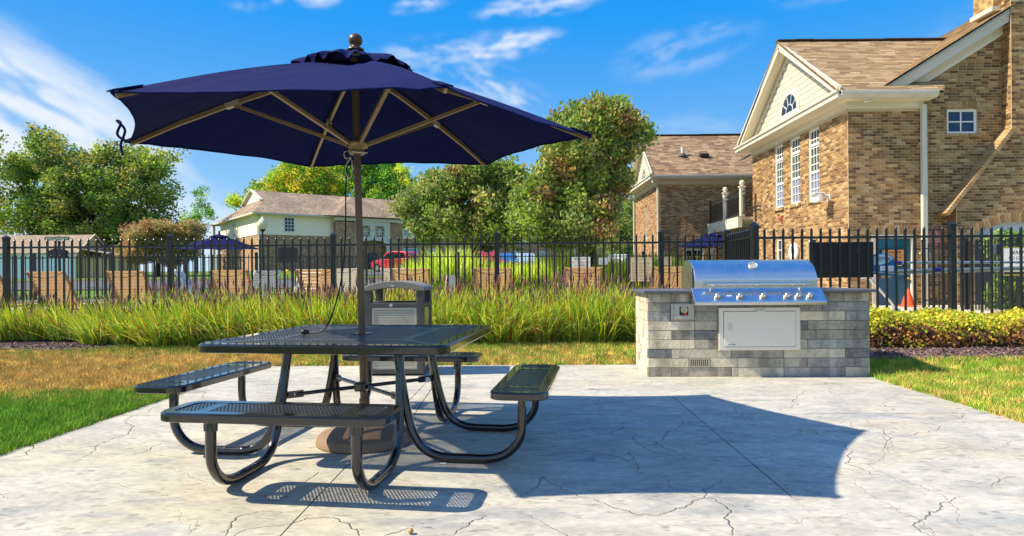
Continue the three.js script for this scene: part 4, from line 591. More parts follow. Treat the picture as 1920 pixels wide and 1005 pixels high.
  const kd = part('pull_cord', [tube([[-0.09, 2.06, 0.06], [-0.1, 1.75, 0.07], [-0.105, 1.4, 0.08], [-0.13, 1.12, 0.1], [-0.18, 0.9, 0.14], [-0.24, 0.79, 0.14], [-0.31, 0.768, 0.13], [-0.345, 0.768, 0.125]], 0.0048, 60, 6)], mat(0x0b0b0c, 0.6), umb); part('cord_toggle', [lathe([[0.001, -0.024], [0.014, -0.022], [0.012, -0.012], [0.02, 0], [0.019, 0.018], [0.012, 0.026], [0.001, 0.027]], 14).rotateZ(Math.PI / 2).translate(-0.37, 0.776, 0.12)], mat(0x0b0b0c, 0.4), kd);
}
for (const [x, z, lab, rot] of [[-10.35, -22.8, 'small open navy umbrella on the far pool deck in front of the cream apartments', 0.35], [7.3, -23.2, 'small open navy umbrella under the white terrace by the second brick building', 1.2]]) { const c = copy(umb, x, ZW(x, -z), z, rot, lab); c.scale.set(0.83, 0.9, 0.83); }

// ================= built-in grill =================
const isl = thing('grill_island', 'grey block grill island with dark stone counter on the right of the patio', 'grill island', 1.515, 0, -7.19, -0.035);
{
  const W = 2.44, D = 0.84, ch = 0.1035, st = 0.004, r = rng(14);
  const stone = (a, b, seed, tanv) => mat(0xffffff, 0.92, 0, { map: tex(192, (u, v) => { const n = fbm(u * 3, v * 2.2, 4, seed), f = fbm(u * 40, v * 40, 2, seed + 3), s = sstep(0.45, 0.7, fbm(u * 5 + 3, v * 1.1, 4, seed + 7)); let l = mix(a, b, n) * mix(1, 0.72, s * 0.8) + 0.13 * (f - 0.5); return [l * (1.02 + 0.05 * tanv), l, l * (0.95 - 0.1 * tanv)]; }, true, [1, 1]), bumpMap: stoneBump, bumpScale: 0.003 });
  const stoneBump = bumpTex(40, 3, 91, [2, 1]);
  const MT = { L: [stone(0.70, 0.92, 11, 0.9), stone(0.66, 0.90, 23, 0.7)], M: [stone(0.56, 0.82, 35, 0.8), stone(0.52, 0.78, 47, 0.6)], D: [stone(0.48, 0.74, 59, 0.0), stone(0.47, 0.72, 71, 0.4)], N: [stone(0.37, 0.58, 83, -0.3)] };
  const px = (p) => (p - 175) / 671; // photograph measure along the front
  const rows = [ // top to bottom: [from, to, tone]
    [[175, 350, 'M'], [350, 525, 'M'], [525, 900, 'D'], [900, 1280, 'D'], [1280, 1625, 'D'], [1625, 1813, 'M']],
    [[175, 345, 'M'], [345, 525, 'M'], [525, 900, 'D'], [900, 1285, 'D'], [1285, 1470, 'D'], [1470, 1813, 'D']],
    [[175, 345, 'D'], [345, 525, 'D'], [525, 690, 'D'], [690, 1285, 'D'], [1285, 1632, 'L'], [1632, 1813, 'D']],
    [[175, 523, 'L'], [523, 690, 'M'], [690, 1285, 'M'], [1285, 1358, 'N'], [1358, 1813, 'M']],
    [[175, 350, 'L'], [350, 525, 'M'], [525, 690, 'N'], [690, 1280, 'M'], [1280, 1632, 'M'], [1632, 1813, 'M']],
    [[175, 525, 'L'], [525, 690, 'M'], [690, 1280, 'M'], [1280, 1358, 'M'], [1358, 1813, 'D']],
    [[175, 352, 'N'], [352, 793, 'L'], [793, 1182, 'D'], [1182, 1632, 'L'], [1632, 1813, 'N']],
    [[175, 478, 'L'], [638, 997, 'L'], [997, 1182, 'M'], [1182, 1357, 'M'], [1357, 1813, 'D']],
    [[175, 352, 'M'], [352, 795, 'M'], [795, 1182, 'L'], [1182, 1632, 'D'], [1632, 1813, 'L']]];
  part('wall_core', [mbox(W - 0.02, 0.928, D - 0.02, W / 2, 0.464, -D / 2)], mat(0x3a3a3c, 0.95), isl);
  rows.forEach((row, j) => { const y = (8 - j) * ch; for (const [a, b, t] of row) { const x0 = px(a) + 0.0015, x1 = px(b) - 0.0015, L = MT[t]; part('stone_block', metreUV(rbox(x1 - x0, ch - 0.003, 0.06, st, (x0 + x1) / 2, y + ch / 2, -0.03 + 0.001 + 0.0025 * r(), 1)), L[Math.floor(r() * L.length)], isl); }
    let z = -0.064 - (j % 2 ? 0.11 : 0.0); if (j % 2) part('stone_block', metreUV(rbox(0.06, ch - 0.003, 0.105, st, 0.03, y + ch / 2, -0.1165, 1)), MT.L[0], isl); else z = -0.064;
    if (j % 2) z = -0.172; while (z > -D + 0.05) { const e = Math.max(-D, z - 0.17); part('stone_block', metreUV(rbox(0.06, ch - 0.003, z - e - 0.003, st, 0.03 - 0.002 * r(), y + ch / 2, (z + e) / 2, 1)), [MT.L[0], MT.L[1], MT.L[0], MT.M[0]][Math.floor(r() * 4)], isl); z = e; }
    for (let zz = -0.064; zz > -D + 0.05; zz -= 0.26) part('stone_block', metreUV(rbox(0.06, ch - 0.003, Math.min(0.257, zz + D), st, W - 0.03, y + ch / 2, zz - Math.min(0.257, zz + D) / 2, 1)), MT.M[0], isl); });
  part('countertop', [rbox(W + 0.1, 0.034, D + 0.13, 0.006, W / 2 - 0.005, 0.949, -D / 2 + 0.01)], mat(0x6a6c73, 0.55, 0, { map: grainTex([0.7, 0.7, 0.72], [1, 1, 1], 30, 4, 93, [2, 2]), bumpMap: stoneBump, bumpScale: 0.002 }), isl);
  const vx0 = px(478), vx1 = px(638), vy = 0.106, v = part('vent_grille', extr([[vx0 + 0.004, vy], [vx1 - 0.004, vy], [vx1 - 0.004, vy + 0.098], [vx0 + 0.004, vy + 0.098]], 0.02, 0.002, [...Array(9).keys()].map((i) => { const a = vx0 + 0.02 + i * 0.0222; return [[a, vy + 0.014], [a + 0.014, vy + 0.014], [a + 0.014, vy + 0.084], [a, vy + 0.084]]; })).translate(0, 0, -0.012), mat(0xa9a18e, 0.45, 0.2), isl); part('vent_hole', mbox(vx1 - vx0 - 0.01, 0.09, 0.01, (vx0 + vx1) / 2, vy + 0.049, -0.02), BLACK, v);
  // timer box
  const tb = part('timer_box', [rbox(0.26, 0.178, 0.02, 0.004, 0.385, 0.73, 0.012), rbox(0.2, 0.165, 0.02, 0.004, 0.392, 0.73, 0.026)], mat(0xb9b3a6, 0.38, 0.35), isl); part('timer_plate', [mbox(0.094, 0.096, 0.006, 0.395, 0.735, 0.039)], BLACK, tb); part('timer_dial', [bar([0.395, 0.75, 0.04], [0.395, 0.75, 0.058], 0.038, 24)], mat(0x8d8d78, 0.4), tb); part('stop_button', [bar([0.41, 0.707, 0.04], [0.41, 0.707, 0.056], 0.016, 16)], mat(0xc8161c, 0.35), tb);
  // access door
  const DF = mat(0xe6dfd2, 0.42, 0.35), x0 = 0.785, x1 = 1.668, y0 = 0.3, y1 = 0.765;
  const df = part('door_frame', extr([[x0, y0], [x1, y0], [x1, y1], [x0, y1]], 0.02, 0.004, [[[x0 + 0.042, y0 + 0.03], [x1 - 0.042, y0 + 0.03], [x1 - 0.042, y1 - 0.03], [x0 + 0.042, y1 - 0.03]]]).translate(0, 0, 0.008), DF, isl);
  const ad = part('access_door', [rbox(x1 - x0 - 0.1, y1 - y0 - 0.076, 0.02, 0.005, (x0 + x1) / 2, (y0 + y1) / 2, 0.03)], DF, isl); part('door_recess', mbox(x1 - x0 - 0.07, y1 - y0 - 0.05, 0.01, (x0 + x1) / 2, (y0 + y1) / 2, 0.01), mat(0x6f6a60, 0.6), ad);
  part('latch', [rbox(0.034, 0.085, 0.008, 0.003, x0 + 0.12, 0.56, 0.043), mbox(0.018, 0.02, 0.012, x0 + 0.12, 0.58, 0.045)], STEEL, ad); part('pull_tab', [rbox(0.11, 0.022, 0.03, 0.004, 1.235, y1 - 0.034, 0.045)], STEEL, ad);
  part('door_badge', [mbox(0.08, 0.012, 0.003, x0 + 0.13, y0 + 0.062, 0.0415)], mat(0xffffff, 0.4, 0, { map: canvasTex(160, 24, (x, w, h) => { x.fillStyle = '#c4c2be'; x.fillRect(0, 0, w, h); x.fillStyle = '#aab0c4'; x.fillRect(20, 4, 120, 16); x.fillStyle = '#262a3c'; x.beginPath(); x.arc(12, 13, 9, 0, 7); x.arc(148, 13, 9, 0, 7); x.fill(); x.fillRect(62, 5, 9, 15); x.fillRect(88, 5, 9, 15); x.fillRect(112, 5, 12, 15); }) }), ad);
}
const grill = thing('gas_grill', 'stainless steel built-in gas grill with closed curved lid and six knobs', 'grill', 1.515, 0, -7.19, -0.035);
{
  const x0 = 0.515, x1 = 1.862;
  const prof = [[0.035, 0.985], [0.038, 1.065], [0.018, 1.105], [-0.02, 1.16], [-0.075, 1.215], [-0.14, 1.262], [-0.21, 1.287], [-0.30, 1.298], [-0.42, 1.298], [-0.52, 1.26], [-0.57, 1.18], [-0.58, 0.97], [0.035, 0.97]];
  const sp = new THREE.Shape(); sp.moveTo(0.036, 0.97); sp.lineTo(0.038, 1.06); sp.bezierCurveTo(0.02, 1.17, -0.09, 1.29, -0.30, 1.298); sp.lineTo(-0.42, 1.298); sp.bezierCurveTo(-0.52, 1.29, -0.58, 1.2, -0.58, 1.08); sp.lineTo(-0.58, 0.97);
  const g = new THREE.ExtrudeGeometry(sp, { depth: x1 - x0 - 0.02, bevelEnabled: true, bevelSize: 0.008, bevelThickness: 0.01, bevelSegments: 2, curveSegments: 28 }); g.rotateY(-Math.PI / 2); g.scale(1, 1, 1); g.translate(x1 - 0.01, 0, 0); // shape x -> +z
  const lid = part('lid', plain(g), STEEL, grill);
  part('lid_band', [rbox(x1 - x0 - 0.006, 0.012, 0.02, 0.003, (x0 + x1) / 2, 1.067, 0.036)], STEEL, lid);
  part('lid_handle', [bar([0.63, 1.032, 0.115], [1.75, 1.032, 0.115], 0.017, 18), bar([0.7, 1.032, 0.04], [0.7, 1.032, 0.115], 0.012, 10), bar([1.68, 1.032, 0.04], [1.68, 1.032, 0.115], 0.012, 10)], STEEL, lid);
  part('thermometer', [bar([1.19, 1.215, -0.08], [1.19, 1.238, -0.055], 0.046, 24), at(new THREE.TorusGeometry(0.043, 0.007, 8, 28), 1.19, 1.24, -0.054, 0, -0.75)], mat(0xd9d4c4, 0.25, 0.6), lid);
  part('lid_end_seam', [mbox(0.004, 0.26, 0.5, x0 - 0.012, 1.1, -0.28)], STEEL, lid);
  // slanted control panel
  const A = [0.028, 0.972], B = [0.2, 0.845], px0 = 0.478, px1 = 1.885;
  const ps = [[A[0], A[1] + 0.012], [A[0] + 0.03, A[1] + 0.012], [B[0], B[1]], [B[0] + 0.004, B[1] - 0.012], [B[0], B[1] - 0.035], [0.03, B[1] - 0.035], [0.012, 0.93], [0.012, A[1]]];
  const pg = extr(ps, px1 - px0, 0.003); pg.rotateY(-Math.PI / 2); pg.translate(px1, 0, 0);
  const pn = part('control_panel', plain(pg), STEEL, grill);
  const on = (t, off) => [mix(A[0] + 0.03, B[0], t) + off * 0.6, mix(A[1] + 0.012, B[1], t) + off * 0.8];
  for (const kx of [0.742, 0.984, 1.234, 1.49, 1.61, 1.735]) { const a = on(0.62, 0.0), b = on(0.62, 0.014), c = on(0.62, 0.045); const k = part('knob', [bar([kx, b[1], b[0]], [kx, c[1], c[0]], 0.031, 22, 0.028), mbox(0.006, 0.004, 0.03, kx, c[1], c[0])], STEEL, pn); part('knob_bezel', [bar([kx, a[1], a[0]], [kx, b[1], b[0]], 0.041, 24)], mat(0xb5b0a0, 0.25, 0.9), k); }
  const sl = []; for (let i = 0; i < 92; i++) { const p = on(0.14, 0.001); const b = new THREE.BoxGeometry(0.0075, 0.004, 0.012); b.rotateX(0.62); sl.push(b.translate(px0 + 0.03 + i * 0.0147, p[1], p[0])); } part('vent_slots', sl, BLACK, pn);
  const s1 = on(0.5, 0.002), sb = new THREE.BoxGeometry(0.055, 0.002, 0.035); sb.rotateX(0.62); part('sticker', plain(sb.translate(0.862, s1[1] - 0.004, s1[0] + 0.003)), mat(0xffffff, 0.5, 0, { map: canvasTex(64, 40, (x, w, h) => { x.fillStyle = '#d9dfe6'; x.fillRect(0, 0, w, h); x.fillStyle = '#c92a2a'; x.beginPath(); x.moveTo(18, 12); x.lineTo(46, 18); x.lineTo(34, 30); x.fill(); }) }), pn);
}

// ================= litter bin =================
{
  const GREY = mat(0x4a4a4c, 0.5, 0, { map: grainTex([0.8, 0.8, 0.8], [1, 1, 1], 8, 4, 95) }), PANEL = mat(0xb0afa2, 0.45, 0.3);
  const b = thing('litter_bin', 'square grey litter bin with arched hood behind the picnic table', 'litter bin', -1.365, 0, -7.4, -0.03), w = 0.69, d = 0.62;
  for (const x of [-1, 1]) for (const z of [0, -1]) part('corner_post', rbox(0.085, 0.97, 0.085, 0.012, x * (w / 2 - 0.043), 0.515, z * d + (z ? 0.043 : -0.043)), GREY, b);
  part('bin_rim', [rbox(w + 0.01, 0.055, 0.1, 0.01, 0, 0.815, -0.05), rbox(w + 0.01, 0.055, 0.1, 0.01, 0, 0.815, -d + 0.05), rbox(0.1, 0.053, d - 0.2, 0.01, w / 2 - 0.05, 0.815, -d / 2), rbox(0.1, 0.053, d - 0.2, 0.01, -w / 2 + 0.05, 0.815, -d / 2), rbox(w, 0.06, d, 0.01, 0, 0.05, -d / 2)], GREY, b);
  const holes = []; for (let i = 0; i < 20; i++) for (let j = 0; j < 24; j++) { const x = -0.225 + i * 0.0237, y = 0.12 + j * 0.0275; holes.push([[x - 0.0058, y - 0.0058], [x + 0.0058, y - 0.0058], [x + 0.0058, y + 0.0058], [x - 0.0058, y + 0.0058]]); }
  const pw = (w - 0.17) / 2; part('perforated_panel', extr([[-pw, 0.08], [pw, 0.08], [pw, 0.785], [-pw, 0.785]], 0.006, 0, holes).translate(0, 0, -0.02), PANEL, b); part('liner', [mbox(w - 0.16, 0.72, d - 0.12, 0, 0.43, -d / 2)], mat(0x1b1c1e, 0.6), b);
  part('side_panel', [mbox(0.008, 0.7, d - 0.16, w / 2 - 0.02, 0.43, -d / 2), mbox(0.008, 0.7, d - 0.16, -w / 2 + 0.02, 0.43, -d / 2)], mat(0xb9bbb8, 0.2, 0.85), b); part('lock', [bar([-0.03, 0.815, 0], [-0.03, 0.815, 0.014], 0.019, 18)], STEEL, b);
  const hs = new THREE.Shape(); const hw = w / 2 + 0.012; hs.moveTo(-hw, 0.99); hs.quadraticCurveTo(-hw + 0.02, 1.035, -hw + 0.1, 1.05); hs.quadraticCurveTo(0, 1.125, hw - 0.1, 1.05); hs.quadraticCurveTo(hw - 0.02, 1.035, hw, 0.99); hs.lineTo(hw - 0.07, 0.99); hs.quadraticCurveTo(0, 1.055, -hw + 0.07, 0.99);
  const hd = part('hood', new THREE.ExtrudeGeometry(hs, { depth: d + 0.01, bevelEnabled: true, bevelSize: 0.008, bevelThickness: 0.008, bevelSegments: 2, curveSegments: 20 }).translate(0, 0, -d - 0.005), mat(0x7a766e, 0.55), b);
  part('hood_lettering', [mbox(0.09, 0.014, 0.002, -0.03, 1.037, 0.0145)], mat(0xffffff, 0.6, 0, { map: canvasTex(180, 28, (x, w2, h2) => { x.fillStyle = '#6a665e'; x.fillRect(0, 0, w2, h2); x.fillStyle = '#c8ccd6'; for (let i = 0; i < 6; i++) x.fillRect(8 + i * 13, 11 + (i % 2) * 2, 9, 8); x.fillRect(70, 18, 8, 8); x.fillStyle = '#e8ecee'; for (let i = 0; i < 5; i++) x.fillRect(92 + i * 16, 5, 14, 18); }) }), hd);
}
// ================= fences =================
const pickG = new THREE.BoxGeometry(1, 1, 1);
function fence(name, label, pts, o) { // pts: post positions [x, Z, pickets to the next post]; o: top, rail heights ...
  const f = thing(name, label, o.cat || 'fence', pts[0][0], 0, -pts[0][1], 0), X0 = pts[0][0], Z0 = pts[0][1], m = o.mat || FENCE;
  const tipG = new THREE.ConeGeometry(0.021 * o.pw / 0.026, 0.04, 4); tipG.rotateY(Math.PI / 4);
  const g1 = plain(mbox(o.pw, 1, o.pw, 0, 0.5, 0));
  const cap = new THREE.ConeGeometry(o.w * 0.78, 0.035, 4); cap.rotateY(Math.PI / 4);
  pts.forEach(([x, Z, n], i) => {
    const gy = ZW(x, Z) - 0.05, lx = x - X0, lz = -(Z - Z0), ph = o.post ?? o.top + 0.05;
    part('post', [mbox(o.w, ph - gy, o.w, lx, (ph + gy) / 2, lz), mbox(o.w * 1.14, 0.03, o.w * 1.14, lx, ph - 0.01, lz), cap.clone().translate(lx, ph + 0.022, lz)], m, f);
    if (i === pts.length - 1) return;
    const [x2, Z2] = pts[i + 1], lx2 = x2 - X0, lz2 = -(Z2 - Z0), gy2 = ZW(x2, Z2);
    for (const rh of o.rails) part('rail', beam([lx, rh + (rh < 1 ? (gy + gy2) / 2 : 0), lz], [lx2, rh + (rh < 1 ? (gy + gy2) / 2 : 0), lz2], o.rw || 0.03, o.rh || 0.032), m, f);
    for (let k = 1; k < n; k++) { const t = k / n, px = mix(lx, lx2, t), pz = mix(lz, lz2, t), y0 = mix(gy, gy2, t) + 0.08, H = o.top - 0.03 - y0; const g = merge([mbox(o.pw, H, o.pw, 0, H / 2, 0), tipG.clone().translate(0, H + 0.018, 0)]); const p = part('picket', g, m, f); p.position.set(px, y0, pz); p.rotation.y = Math.atan2(-(lz2 - lz), lx2 - lx); }
  });
  return f;
}
const FO = { top: 1.825, post: 1.85, rails: [1.68, 0.2], pw: 0.026, w: 0.078 };
fence('metal_fence', 'long black picket fence behind the ornamental grass bed', [[-11.27, 10.8, 20], [-8.5, 10.8, 20], [-5.74, 10.8, 20], [-3.0, 10.8, 20], [-0.25, 10.8, 20], [2.51, 10.8, 8], [3.59, 10.8, 0]], FO);
fence('metal_fence', 'short black picket fence return at the corner right of the grill lid', [[3.585, 10.72, 13], [3.46, 9.18, 0]], { ...FO, top: 1.81 });
fence('metal_fence', 'black picket fence above the low hedge in front of the clubhouse', [[3.45, 9.1, 21], [6.24, 9.1, 20], [9.03, 9.1, 0]], { ...FO, top: 1.79, post: 1.82, rails: [1.65, 0.2] });
{ const P = []; for (let i = 0; i <= 12; i++) { const t = i / 12; P.push([mix(-19.6, 10.4, t), mix(22.6, 27.2, t), i < 12 ? 18 : 0]); } fence('metal_fence', 'far black picket fence on the other side of the pool deck', P, { top: 2.02, post: 2.06, rails: [1.9, 0.2], pw: 0.026, w: 0.09, rh: 0.035 }); }
const gate = fence('metal_gate_fence', 'inner black fence with gate in front of the arched porch', [[10.9, 17.0, 8], [11.25, 15.9, 16], [11.55, 14.6, 12], [11.9, 12.6, 0]], { top: 1.93, post: 1.99, rails: [1.76, 0.24], pw: 0.024, w: 0.07 });
part('gate_latch', [rbox(0.22, 0.26, 0.1, 0.03, 0.55, 1.66, 1.9)], mat(0x394a55, 0.4, 0.3), gate);

// ================= pool loungers =================
const TAN = new THREE.MeshPhysicalMaterial({ color: 0xeccb98, roughness: 0.97, transmission: 0.45, thickness: 0, side: THREE.DoubleSide }), WSTRAP = mat(0xd8d0bc, 0.7), GSTRAP = mat(0xaab2b6, 0.6);
function makeLounger(label, strap, railM) {
  const t = thing('pool_lounger', label, 'lounger', 0, 0, 0, 0), w = 0.74, hb = 0.36, A = 0.96, bl = 0.87, q = w / 2;
  const top = [Math.cos(A) * bl, hb + Math.sin(A) * bl];
  for (const s of [-1, 1]) { part('side_rail', [beam([s * q, hb, 0], [s * q, hb, -1.3], 0.03, 0.05), beam([s * q, hb, 0], [s * q, top[1], top[0]], 0.03, 0.05), beam([s * q, hb, 0], [s * q, hb, 0.45], 0.03, 0.05)], railM, t); for (const z of [-1.15, 0.35]) part('leg', beam([s * q, hb, z], [s * q, 0, z + (z > 0 ? 0.05 : -0.05)], 0.035, 0.04), railM, t); }
  const G = new THREE.BoxGeometry(w - 0.03, 0.006, 0.062); const GB = G.clone(); GB.rotateX(-A);
  for (let i = 0; i < 11; i++) { const d = 0.04 + i * 0.08; part('strap', GB, strap, t).position.set(0, hb + Math.sin(A) * d, Math.cos(A) * d); }
  for (let i = 0; i < 13; i++) part('strap', G, strap, t).position.set(0, hb + 0.005, -0.08 - i * 0.095);
  part('prop_bar', [beam([-q, hb + 0.4, 0.3], [-q, hb, 0.44], 0.02, 0.02), beam([q, hb + 0.4, 0.3], [q, hb, 0.44], 0.02, 0.02)], railM, t);
  const c = []; for (let i = 0; i <= 10; i++) { const u = i / 10; c.push([mix(-q, q, u), top[1] - 0.02 - 0.11 * 4 * u * (1 - u), top[0] + 0.035]); } part('cord', tube(c, 0.008, 24, 6), mat(0x4a3a2a, 0.7), t);
  return t;
}
const RAIL_T = mat(0x8a683f, 0.6), RAIL_W = mat(0xcfc8b6, 0.5);
const lt = makeLounger('tan', TAN, RAIL_T), lw = makeLounger('white', WSTRAP, RAIL_W), lg = makeLounger('grey', GSTRAP, mat(0xb0b4b2, 0.5));
const deckY = (x, Z) => ZW(x, Z) + 0.02;
const LT = [[-40, 'tan strapped pool lounger cut off at the left edge behind the fence'], [85, 'tan strapped pool lounger behind the fence nearest the left edge, fully in view'], [233, 'tan strapped pool lounger in front of the tan garage gable'], [428, 'tan strapped pool lounger below the small far umbrella'], [590, 'tan strapped pool lounger just left of the umbrella pole beneath the yellow float'], [769, 'tan strapped pool lounger above the litter bin hood'], [924, 'tan strapped pool lounger behind the tall grasses in the middle of the fence'], [1094, 'tan strapped pool lounger below the red lettered warning sign'], [1258, 'tan strapped pool lounger left of the grill lid beside the rules board']];
LT.forEach(([px, label], i) => { const x = (px - 960) / 1204 * 13.0, o = i ? copy(lt, x, deckY(x, 13.5), -13.5, 0) : lt; o.position.set(x, deckY(x, 13.5), -13.5); o.userData.label = label; o.userData.group = 'tan loungers in a row behind the front fence'; });
[[573, 20.6, 'white lounger facing the camera, behind the tan one left of the umbrella pole', Math.PI], [655, 19.5, 'white sunlit lounger facing the camera right behind the umbrella pole', Math.PI], [744, 20.6, 'white lounger facing the camera in front of the red car', Math.PI]].forEach(([px, Z, label, rot], i) => { const x = (px - 960) / 1204 * Z, o = i ? copy(lw, 0, 0, 0) : lw; o.position.set(x, deckY(x, Z) + 0.05, -Z); o.rotation.y = rot + 0.06 * i; o.userData.label = label; });
[[28, 15.5, 'pale grey lounger turned sideways at the far left edge', -0.95], [148, 15.6, 'pale grey lounger turned sideways between two tan ones at the left', -0.95], [372, 17.5, 'grey lounger seen from its side left of the small far umbrella', -1.35], [480, 16.8, 'grey lounger turned to the left below the lamp post', 1.0]].forEach(([px, Z, label, rot], i) => { const x = (px - 960) / 1204 * Z, o = i ? copy(lg, 0, 0, 0) : lg; o.position.set(x, deckY(x, Z), -Z); o.rotation.y = rot; o.userData.label = label; });
{ const x = (555 - 960) / 1204 * 14.6; const g = new THREE.OctahedronGeometry(0.062, 1); g.scale(1.1, 0.9, 0.8); tag(part('pool_float', plain(g), mat(0xe0c21a, 0.4), scene), 'small yellow float on the lounger left of the umbrella pole', 'pool float').position.set(x, 1.26, -14.0); }
{ const x = (845 - 960) / 1204 * 12.6, f = thing('folding_sign', 'narrow white folding floor sign behind the fence above the grasses', 'sign', x, deckY(x, 12.6), -12.6, 1.2); part('sign_leaf', beam([0, 0, 0.16], [0, 0.95, 0.01], 0.3, 0.02), WHITE, f); part('sign_leaf', beam([0, 0, -0.16], [0, 0.95, -0.01], 0.3, 0.02), WHITE, f); }

// ================= signs and boards =================
function board(name, label, cat, w, h, x, y, z, draw, opt = {}) { const t = thing(name, label, cat, x, y, z, opt.turn || 0); const k = opt.res || 420, cw = Math.round(k * w / Math.max(w, h)), chh = Math.round(k * h / Math.max(w, h)); part('plate', [mbox(w, h, 0.012)], opt.edge || mat(0x777777, 0.6), t); const f = new THREE.PlaneGeometry(w - 0.006, h - 0.006); part('face', f.translate(0, 0, 0.0085), mat(0xffffff, 0.45, 0, { map: canvasTex(cw, chh, draw) }), t); if (opt.extra) opt.extra(t); return t; }
const fz = (px) => 22.6 + (((px - 960) / 1204 * 25) + 19.6) / 30 * 4.6;
{ const Z = fz(1090) - 0.06, x = (1089.5 - 960) / 1204 * Z; board('warning_sign', 'white sign with red letters WARNING NO LIFEGUARD ON DUTY on the far fence', 'sign', 0.76, 0.42, x, 1.15 + (515 - 491.5) / 1204 * Z, -Z, (c, w, h) => { c.fillStyle = '#dfeee6'; c.fillRect(0, 0, w, h); c.fillStyle = '#c2202a'; c.textAlign = 'center'; c.font = 'bold 66px sans-serif'; c.fillText('WARNING', w / 2, 70); c.font = 'bold 62px sans-serif'; c.fillText('NO LIFEGUARD', w / 2, 146, w - 14); c.fillText('ON DUTY', w / 2, 216); }); }
{ const Z = fz(1131) - 0.06, x = (1131 - 960) / 1204 * Z; board('notice_sign', 'small white notice with grey lines on the far fence', 'sign', 0.35, 0.28, x, 1.15 + (514.6 - 489.5) / 1204 * Z, -Z, (c, w, h) => { c.fillStyle = '#dcebe6'; c.fillRect(0, 0, w, h); c.fillStyle = '#66788a'; for (let i = 0; i < 4; i++) for (let j = 0; j < 6; j++) c.fillRect(50 + j * 55, 40 + i * 75, 40, 38); }); }
{ const Z = 21.2, x = (1203 - 960) / 1204 * Z; board('rules_board', 'tall beige board of pool area rules with small dark print left of the grill', 'sign', 0.72, 0.79, x, 1.15 + (514 - 505) / 1204 * Z, -Z, (c, w, h) => { c.fillStyle = '#c8b48c'; c.fillRect(0, 0, w, h); c.fillStyle = '#5c5138'; c.font = 'bold 34px sans-serif'; c.textAlign = 'center'; c.fillText('POOL AREA RULES', w / 2, 44, w - 30); const r = rng(3); for (let i = 0; i < 13; i++) for (const s of [0, 1, 2]) c.fillRect(22 + s * 120, 75 + i * 26, 50 + r() * 55, 9); }, { extra: (t) => part('sign_post', [mbox(0.06, 1.3, 0.04, -0.3, -0.6, -0.03), mbox(0.06, 1.3, 0.04, 0.3, -0.6, -0.03)], FENCE, t) }); }
{ const Z = fz(1252) - 0.06, x = (1252.5 - 960) / 1204 * Z; board('notice_sign', 'small beige notice on the far fence between rules board and grill', 'sign', 0.33, 0.35, x, 1.15 + (513.6 - 489.5) / 1204 * Z, -Z, (c, w, h) => { c.fillStyle = '#c9bd9c'; c.fillRect(0, 0, w, h); c.fillStyle = '#5c5846'; for (let i = 0; i < 4; i++) c.fillRect(50, 50 + i * 45, w - 100, 12); c.font = 'bold 90px sans-serif'; c.textAlign = 'center'; c.fillText('7 6', w / 2, 320); }); }
{ const Z = 12.8, x = (1918 - 960) / 1204 * Z; board('warning_sign', 'white WARNING NO LIFEGUARD sign in a yellow frame at the right edge', 'sign', 0.8, 0.58, x, 1.15 + (508.4 - 490) / 1204 * Z, -Z, (c, w, h) => { c.fillStyle = '#a99a3c'; c.fillRect(0, 0, w, h); c.fillStyle = '#efeee2'; c.fillRect(8, 14, w - 16, h - 60); c.fillStyle = '#1d1c22'; c.textAlign = 'center'; c.font = 'bold 56px sans-serif'; c.fillText('WARNING', w / 2, 78); c.font = 'bold 42px sans-serif'; c.fillText('NO LIFEGUARD', w / 2, 132); c.font = 'bold 26px sans-serif'; for (const [y, n] of [[158, 6], [206, 9], [230, 10]]) for (let i = 0; i < n; i++) c.fillRect(w / 2 - n * 18 + i * 36, y, 24 + (i * 7) % 9, 14); c.fillStyle = '#2b2a20'; c.fillRect(8, h - 42, w - 16, 26); }); }
{ const Z = 9.3, x = (1577.5 - 960) / 1204 * Z; board('dark_panel', 'plain black panel hung on the fence right of the grill lid', 'panel', 0.93, 0.515, x, 1.15 + (511 - 487) / 1204 * Z, -Z, (c, w, h) => { c.fillStyle = '#14161b'; c.fillRect(0, 0, w, h); const r = rng(8); c.fillStyle = '#2c3440'; for (let i = 0; i < 40; i++) c.fillRect(r() * w, r() * h, 2 + r() * 3, 2 + r() * 5); c.fillStyle = '#b8b8b0'; c.fillRect(w * 0.31, 24, 4, 9); c.fillRect(w * 0.74, 52, 7, 14); }); }
{ const Z = fz(540) - 0.07, x = (540 - 960) / 1204 * Z; board('dark_panel', 'black panel on the far fence in front of the brick apartments', 'panel', 0.74, 0.58, x, 1.15 + (519.4 - 478) / 1204 * Z, -Z, (c, w, h) => { c.fillStyle = '#12141a'; c.fillRect(0, 0, w, h); c.fillStyle = '#1a1d25'; c.fillRect(w / 3, 0, 4, h); c.fillRect(w * 2 / 3, 0, 4, h); }); }
